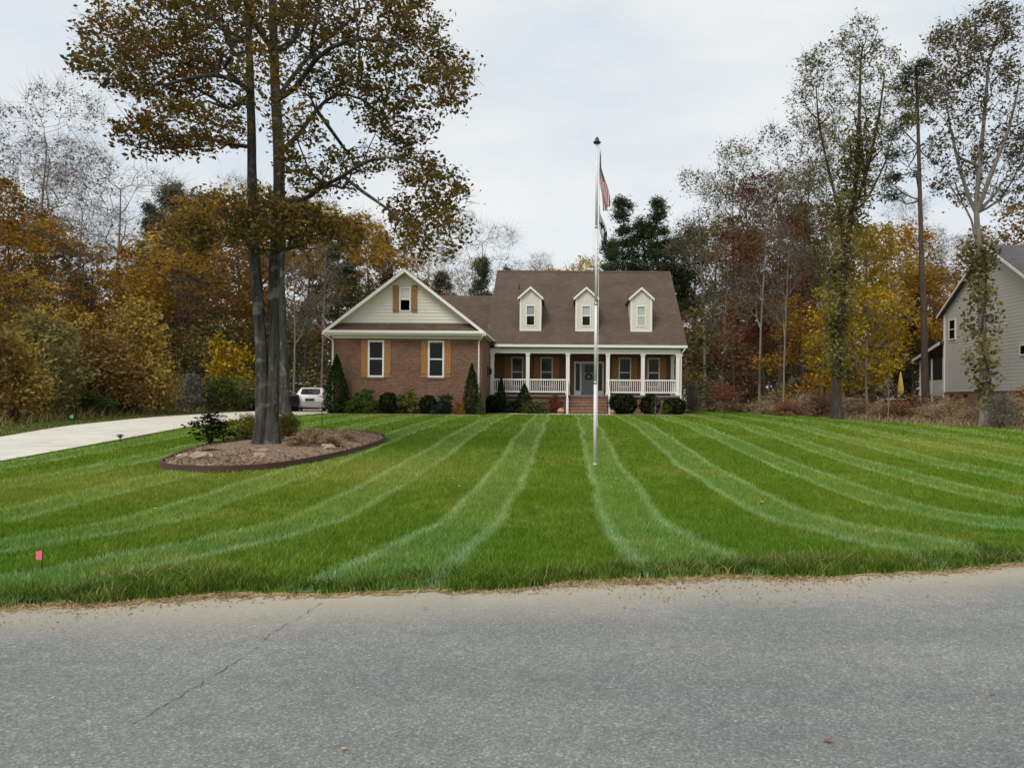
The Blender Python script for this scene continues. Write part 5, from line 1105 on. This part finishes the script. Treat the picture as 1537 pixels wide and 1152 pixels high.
for k, px, Y, hp, sw in (('bare_a', 60, 46, 112, 1.0), ('bare_a', -40, 50, 130, 1.0), ('bare_b', 165, 58, 195, 1.3), ('bare_b', 118, 62, 240, 1.1), ('brown_b', 20, 42, 262, 1.1), ('brown_a', 62, 44, 290, 1.1), ('brown_a', -50, 38, 250, 1.2), ('gold_a', 140, 48, 360, 1.2), ('gold_a', 195, 52, 375, 1.1), ('yellow_a', 45, 38, 400, 1.3), ('pine_c', 258, 66, 262, .9), ('pine_b', 225, 75, 300, .9),
  ('yellow_a', 262, 58, 350, 1.3), ('brown_b', 310, 62, 300, 1.3), ('brown_a', 350, 56, 285, 1.3), ('brown_b', 400, 66, 290, 1.3), ('olive_a', 455, 60, 300, 1.4), ('pine_a', 505, 68, 318, 1.2), ('brown_a', 555, 72, 322, 1.2), ('pine_b', 300, 80, 285, 1.0), ('pine_a', 480, 84, 310, 1.0), ('pine_a', 530, 80, 330, 1.0), ('pine_c', 575, 86, 340, .9), ('under_a', 280, 50, 480, 1.2), ('under_a', 320, 55, 470, 1.2), ('olive_b', 270, 54, 300, .9), ('olive_b', 440, 52, 330, .9), ('olive_b', 482, 56, 320, .8), ('bare_b', 330, 70, 250, 1.1), ('bare_b', 500, 78, 270, 1.2), ('brown_a', 5, 60, 300, 1.3), ('olive_a', 70, 66, 290, 1.3), ('pine_c', 120, 70, 400, 1.2), ('brown_b', 185, 74, 400, 1.3), ('under_a', 100, 54, 470, 1.4), ('under_a', 200, 58, 480, 1.4), ('brown_a', -60, 60, 290, 1.3), ('yellow_a', -20, 46, 400, 1.2), ('pine_c', 380, 90, 350, 1.0), ('pine_b', 235, 88, 310, 1.0), ('brown_a', 380, 76, 330, 1.3), ('pine_c', 290, 74, 300, 1.2), ('red_a', 240, 64, 360, 1.1), ('under_a', 440, 60, 470, 1.3), ('under_a', 370, 58, 480, 1.3), ('olive_b', 60, 50, 300, .9), ('olive_b', 205, 62, 400, .9)): wood(k, px, Y, hp, Z1, sw)
for px in range(-70, 500, 30): wood('under_a', px+random.uniform(-8, 8), random.uniform(66, 90), random.uniform(485, 520), Z1, 1.6)
for px in range(1040, 1400, 30): wood('under_a', px+random.uniform(-8, 8), random.uniform(66, 92), random.uniform(490, 525), Z3, 1.6)
for k, px, Y, hp, sw in (('bare_b', 715, 92, 300, 1.1), ('bare_b', 640, 95, 330, 1.1), ('olive_a', 615, 80, 370, 1.0), ('olive_a', 690, 82, 385, 1.1), ('pine_c', 720, 86, 378, .9), ('pine_c', 665, 90, 400, 1.0), ('pine_c', 762, 95, 394, .7), ('pine_c', 820, 100, 398, .8), ('yellow_a', 865, 92, 386, 1.1), ('yellow_a', 840, 95, 396, 1.0), ('pine_a', 935, 78, 288, 1.0), ('pine_a', 988, 76, 290, 1.0), ('pine_c', 965, 82, 320, 1.1), ('pine_c', 1012, 80, 345, 1.1), ('pine_c', 912, 90, 350, .9), ('bare_b', 805, 104, 365, .8), ('brown_a', 640, 86, 410, 1.2), ('yellow_a', 890, 98, 392, 1.0)): wood(k, px, Y, hp, Z2, sw)
for k, px, Y, hp, sw in (('olive_b', 1058, 66, 240, 1.0), ('olive_a', 1095, 62, 222, 1.0), ('olive_a', 1130, 58, 200, 1.0), ('olive_b', 1168, 60, 182, 1.0), ('olive_a', 1205, 54, 150, .9), ('olive_b', 1232, 58, 190, .9), ('red_a', 1128, 54, 268, 1.0), ('brown_a', 1095, 60, 310, 1.1), ('russet_a', 1150, 52, 400, 1.1), ('under_a', 1065, 58, 440, 1.3), ('russet_a', 1105, 50, 470, 1.0), ('gold_a', 1195, 49, 440, 1.0), ('brown_a', 1180, 70, 300, 1.2), ('brown_b', 1230, 66, 320, 1.2), ('olive_a', 1070, 74, 300, 1.3), ('pine_c', 1040, 78, 330, 1.1), ('brown_b', 1330, 62, 330, 1.2), ('brown_a', 1355, 70, 350, 1.2), ('olive_b', 1140, 50, 250, .8), ('olive_b', 1176, 46, 280, .7), ('yellow_a', 1310, 52, 340, 1.1), ('under_a', 1100, 68, 470, 1.3), ('under_a', 1210, 62, 460, 1.3), ('pine_c', 1120, 84, 340, 1.1), ('pine_b', 1200, 88, 300, 1.1), ('olive_a', 1225, 56, 250, 1.1), ('bare_b', 1345, 75, 290, 1.1), ('brown_b', 1270, 74, 330, 1.2), ('pine_c', 1370, 64, 440, 1.1), ('russet_a', 1040, 70, 460, 1.2), ('olive_b', 1085, 54, 330, .8)): wood(k, px, Y, hp, Z3, sw)
for k, px, Y, hp, sw in (('brown_b', 1405, 66, 390, 1.2), ('brown_a', 1440, 72, 375, 1.2), ('bare_a', 1400, 80, 320, 1.0), ('brown_a', 1530, 62, 300, 1.2), ('brown_b', 1580, 66, 330, 1.2), ('bare_b', 1440, 90, 340, 1.1), ('pine_c', 1365, 74, 400, 1.2)): wood(k, px, Y, hp, Z4, sw)
# bushes at the wood's edge
def wbush(kind, px, Y, wpx, hp, label, nm, grp=None, depth=1.0):
    x = at(px, 600, Y)[0]; z = g(x, Y); h = at(px, hp, Y)[2]-z; co = np.array([v.co for v in BS_[kind][1].vertices]); rx = np.percentile(np.abs(co[:, 0]), 99); hz = np.percentile(co[:, 2], 99.5); s = wpx*.5/F*Y/rx
    put_bush(nm, BS_[kind], x, Y, label, (s, s*depth, h/hz), random.uniform(0, 6.28), grp)
wbush('gold', 205, 37, 95, 448, 'tallest golden leaved shrub at the edge of the woods by the drive', 'golden_shrub'); wbush('orange', 150, 35, 110, 500, 'orange brown shrub left beside the tallest golden shrub', 'orange_shrub'); wbush('gold', 235, 38.5, 60, 520, 'narrow golden shrub at the right foot of the tallest golden shrub', 'golden_shrub')
wbush('olive', 60, 31, 120, 470, 'olive shrub with yellowing leaves at the wood edge', 'olive_shrub'); wbush('gold', 20, 28.5, 100, 500, 'broad golden shrub hanging over the grass strip', 'golden_shrub'); wbush('orange', -40, 27, 120, 480, 'orange shrub at the wood edge beyond the broad golden shrub', 'orange_shrub')
wbush('green', 130, 33.5, 90, 585, 'low dark green shrub under the orange shrub by the grass strip', 'green_shrub'); wbush('olive', 100, 34.5, 90, 540, 'olive shrub between the broad golden shrub and the orange shrub', 'olive_shrub'); wbush('green', 185, 36, 80, 600, 'low green shrub at the foot of the tallest golden shrub', 'green_shrub')
wbush('grey', 290, 43, 70, 560, 'grey green shrub across the drive beside the golden shrubs', 'grey_shrub'); wbush('green', 335, 44, 80, 565, 'dark green shrub across the drive behind the oak', 'green_shrub'); wbush('yellow', 345, 48, 66, 500, 'bright yellow shrub in the woods behind the dark green shrub', 'yellow_shrub'); wbush('olive', 375, 47, 70, 570, 'olive shrub beside the bright yellow shrub', 'olive_shrub')
wbush('olive', 255, 45, 60, 560, 'olive shrub in shade behind the golden shrubs', 'olive_shrub'); wbush('russet', 415, 54, 60, 560, 'russet shrub behind the black sedan', 'russet_shrub')
for k, (px, Y, wp, hp, kd) in enumerate([(1070, 58, 60, 575, 'brush'), (1120, 56, 60, 580, 'russet'), (1160, 50, 60, 585, 'brush'), (1205, 46, 60, 588, 'brush'), (1230, 42, 50, 592, 'russet'), (1285, 41, 60, 595, 'brush'), (1320, 40, 50, 600, 'brush'), (1350, 38.5, 60, 602, 'russet'), (1395, 37.5, 60, 606, 'brush'), (1430, 36, 60, 598, 'brush'), (1520, 33, 60, 590, 'brush'), (1450, 34.5, 50, 615, 'brush'), (1180, 44, 50, 602, 'russet'), (1145, 47, 50, 600, 'brush'), (1095, 52, 50, 598, 'brush'), (1370, 42, 70, 592, 'russet'), (1300, 46, 60, 590, 'russet'), (1250, 48, 60, 585, 'brush'), (1410, 41, 50, 590, 'brush'), (1540, 35, 60, 580, 'russet')]):
    lb = 'tan tangle of dry brush along the right lawn edge' if kd == 'brush' else 'russet bramble bush along the right lawn edge'
    wbush(kd, px, Y, wp, hp, lb, 'dry_brush' if kd == 'brush' else 'bramble_bush', 'dry brush along the right lawn edge' if kd == 'brush' else 'brambles along the right lawn edge')
wbush('grey', 1502, 31.5, 60, 590, 'grey green bush under the slender oak by the grey house', 'grey_shrub'); wbush('grey', 1040, 49.5, 34, 575, 'loose grey shrub at the right end of the porch', 'grey_shrub')
# dead grass and brush litter under the right hand trees
n_ = 26000; Y = rng.uniform(28, 66, n_); X = right_b(Y)+rng.uniform(-.4, 1, n_)**2*16-.3; hh = rng.uniform(.06, .45, n_)*np.clip((X-right_b(Y)+.3)/1.0, .2, 1); V, Fq, r = blades(X, Y, hh, .045, None, False, .8, -.05)
tag(link('dead_grass', np_mesh('dead_grass', V, Fq, MAT['leaf_brush'], r)), 'tan dead grass and weeds under the right hand trees', 'dead grass', kind='stuff')
n_ = 9000; Y = rng.uniform(14, 60, n_); X = drive_far(Y)-2.0-rng.uniform(0, 1, n_)**1.6*12; V, Fq, r = blades(X, Y, rng.uniform(.1, .6, n_), .06, None, False, .8, -.05); tag(link('woodland_weeds', np_mesh('woodland_weeds', V, Fq, MAT['leaf_olive'], r)), 'weeds and saplings at the floor of the left woods', 'undergrowth', kind='stuff')
# far wood, one mass
n_ = 80000; X = rng.uniform(-130, 130, n_); Y = rng.uniform(98, 125, n_); top = 14+2.5*np.sin(X*.23)+1.5*np.sin(X*.61+1)+np.sin(X*1.7); Z = .6+np.maximum(1, top)*rng.uniform(0, 1, n_)**.8
V, Fq, r = leaf_quads(np.stack([X, Y, Z], 1), .75, np.clip(.35+.3*np.sin(X*.4)+rng.normal(size=n_)*.25, 0, 1), .6); tag(link('distant_woods', np_mesh('distant_woods', V, Fq, MAT['leaf_brown'], r)), 'far brown autumn wood behind the houses', 'woods', kind='stuff')

# ------------------------------------------------------------------ foundation planting
BX = bush_meshes('boxwood', (.5, .5, 1.0), 2600, 'box', .085); AR = bush_meshes('arborvitae', (.5, .5, 2.0), 3600, 'arbor', .11, 'cone', aspect=.3, stems=3); GR = shrub_meshes('green_shrub', (.5, .5, 1.0), 'green', 26, 9, 9, .085, .07, base=.05); OL = shrub_meshes('olive_shrub', (.5, .5, 1.0), 'lime', 24, 9, 8, .08, .07, base=.05); BLU = shrub_meshes('blue_shrub', (.5, .5, 1.0), 'blue', 24, 9, 9, .09, .07, base=.05); RS = shrub_meshes('russet_shrub', (.5, .5, 1.0), 'red', 24, 9, 8, .085, .07, base=.05); OR = shrub_meshes('orange_shrub', (.5, .5, 1.0), 'orange', 16, 8, 8, .085, .07, base=.05)
def fb(name, ms, px, Y, wpx, hp, label, h0=1.0, **k):
    co = np.array([v.co for v in ms[1].vertices]); h0 = np.percentile(co[:, 2], 99.3); w0 = np.percentile(np.abs(co[:, 0]), 98)*2
    x = at(px, 600, Y)[0]; z = g(x, Y); h = at(px, hp, Y)[2]-z; s = wpx/F*Y/w0; put_bush(name, ms, x, Y, label, (s, min(s, 1.6), h/h0), random.uniform(-.5, .5), **k)
fb('conical_evergreen', AR, 505, 40.2, 34, 533, 'tall wide conical evergreen at the drive end of the brick wing', 2.0); fb('conical_evergreen', AR, 708, 40.2, 25, 546, 'slim conical evergreen by the downspout of the brick wing', 2.0)
fb('green_shrub', GR, 546, 40.2, 40, 584, 'green shrub between the wide conical evergreen and the boxwoods'); fb('green_shrub', GR, 558, 39.7, 22, 600, 'low green shrub in front of the brick wing under its left window'); fb('boxwood', BX, 583, 40.2, 27, 589, 'dark clipped boxwood under the left wing window'); fb('olive_shrub', OL, 614, 40.3, 34, 585, 'olive yellow shrub between the two dark boxwoods'); fb('boxwood', BX, 643, 40.2, 24, 593, 'dark boxwood under the right wing window'); fb('blue_shrub', BLU, 667, 40.2, 26, 592, 'blue green shrub right beside the boxwood under the right wing window'); fb('orange_shrub', OR, 688, 39.9, 20, 602, 'orange leaved plant beside the slim conical evergreen')
fb('green_shrub', GR, 530, 39.9, 24, 598, 'low green shrub at the foot of the wide conical evergreen'); fb('green_shrub', GR, 600, 40.4, 20, 592, 'small green shrub between the left boxwood and the olive shrub'); fb('blue_shrub', BLU, 655, 39.8, 20, 606, 'low blue green plant in front of the right wing boxwood'); fb('green_shrub', GR, 720, 40.0, 14, 600, 'small green plant right beside the slim conical evergreen'); fb('dark_shrub', BLU, 768, 44.3, 26, 600, 'low dark shrub between the narrow evergreen and the cone shrub'); fb('green_shrub', GR, 1000, 43.4, 18, 606, 'small green plant between the two right hand boxwoods')
fb('boxwood', BX, 741, 43.6, 34, 594, 'round dark boxwood at the corner of wing and porch'); fb('narrow_evergreen', AR, 752, 44.6, 16, 566, 'narrow dark evergreen in front of the porch railing', 2.0); fb('conical_evergreen', AR, 787, 44.0, 26, 576, 'broad blue green cone shrub before the porch railing', 2.0); fb('green_shrub', GR, 805, 43.0, 38, 603, 'low bright green shrub beside the front path'); fb('russet_shrub', RS, 831, 44.2, 30, 593, 'dark russet shrub left of the porch steps')
fb('boxwood', BX, 935, 43.8, 42, 591, 'widest dark boxwood right of the porch steps'); fb('boxwood', BX, 976, 43.8, 29, 592, 'round dark boxwood under the porch between its two neighbours'); fb('boxwood', BX, 1012, 43.8, 33, 597, 'dark boxwood at the right end of the porch')
# mulch under the planting
m = MB()
for a, b, y0, y1 in ((-13.3, -4.6, 39.1, 41.0), (-4.6, -.2, 42.9, 45.5), (2.7, 7.6, 42.9, 45.5)):
    z = g((a+b)/2, y0)+.06; m.box(a, b, y0, y1-.01, z-.3, z)
    tag(m.build('planting_bed', MAT['mulch']), 'mulched planting bed along the house', kind='structure'); m = MB()
# planting on the island bed
def bb(name, ms, px, py, Y, wpx, hp, label, h0=1.0, cat='shrub'):
    co = np.array([v.co for v in ms[1].vertices]); h0 = np.percentile(co[:, 2], 99); w0 = np.percentile(np.abs(co[:, 0]), 98)*2
    x = at(px, 600, Y)[0]; z = bedz(x, Y)-.05; h = at(px, hp, Y)[2]-z; s = wpx/F*Y/w0; put_bush(name, ms, x, Y, label, (s, s, h/h0), random.uniform(0, 6.28), cat=cat, z=z)
HB = shrub_meshes('holly', (.5, .5, 1.0), 'box', 22, 10, 5, .085, .05, 7, base=.15); LB = shrub_meshes('lime_shrub', (.5, .5, 1.0), 'lime', 40, 9, 11, .055, .07, 7, base=.03); TG = shrub_meshes('tall_grass', (.5, .5, 1.0), 'lime', 46, 9, 9, .15, .08, 14, aspect=.12, base=.03); DP = shrub_meshes('dry_plant', (.5, .5, 1.0), 'brush', 36, 8, 8, .11, .08, 18, aspect=.2, base=.03)
bb('holly_bush', HB, 316, 668, 19.6, 58, 618, 'dark green holly bush on the mulch bed left of the oak'); bb('lime_shrub', LB, 372, 668, 20.2, 50, 622, 'yellow green shrub close beside the oak trunk'); bb('tall_grass', TG, 430, 668, 20.0, 44, 620, 'yellowing tall grass clump right of the oak trunk'); bb('dry_plant', DP, 470, 672, 19.2, 36, 640, 'dry tan flower heads right of the grass clump'); bb('dry_plant', DP, 497, 676, 19.0, 40, 652, 'low dead stems beside the dry flower heads'); bb('dry_plant', DP, 522, 668, 20.4, 26, 650, 'small dry plant at the right end of the mulch bed'); bb('dry_plant', DP, 445, 678, 18.6, 36, 652, 'dry grass tuft in front of the tall grass clump'); bb('lime_shrub', LB, 318, 690, 17.6, 26, 672, 'small yellow green plant under the dark holly bush')
# young trees on the lawn
m3 = tree_meshes('young_red_tree', [(lean(1.7, 4, .06, .05), .025, .008, N0)], [((0, 0, 1.35), (.55, .55, .55), 80)], 'red', per=9, lsize=.11, spread=.12, bark='bark_dark', r0=.004)
put_tree('young_tree', m3, 8.15, 38.1, 'young dark red tree standing on the lawn right of the porch')
m4 = tree_meshes('lawn_sapling', [(lean(1.3, 4, .05, .04), .014, .005, N0)], [((0, 0, .85), (.2, .2, .45), 40)], 'greybrush', per=2, lsize=.06, spread=.06, bark='bark_pale', r0=.003)
put_tree('sapling', m4, 3.55, 29.4, 'thin pale sapling standing in the lawn before the boxwoods')
m5 = tree_meshes('edge_sapling', [(lean(2.2, 4, .2, .1), .03, .01, N0)], [((0, 0, 1.6), (.5, .5, .5), 40)], 'brush', per=2, lsize=.10, spread=.1, bark='bark_pale', r0=.005)
x = at(1332, 600, 36.2)[0]; put_tree('sapling', m5, x, 36.2, 'thin pale sapling at the lawn edge before the yellow maple')
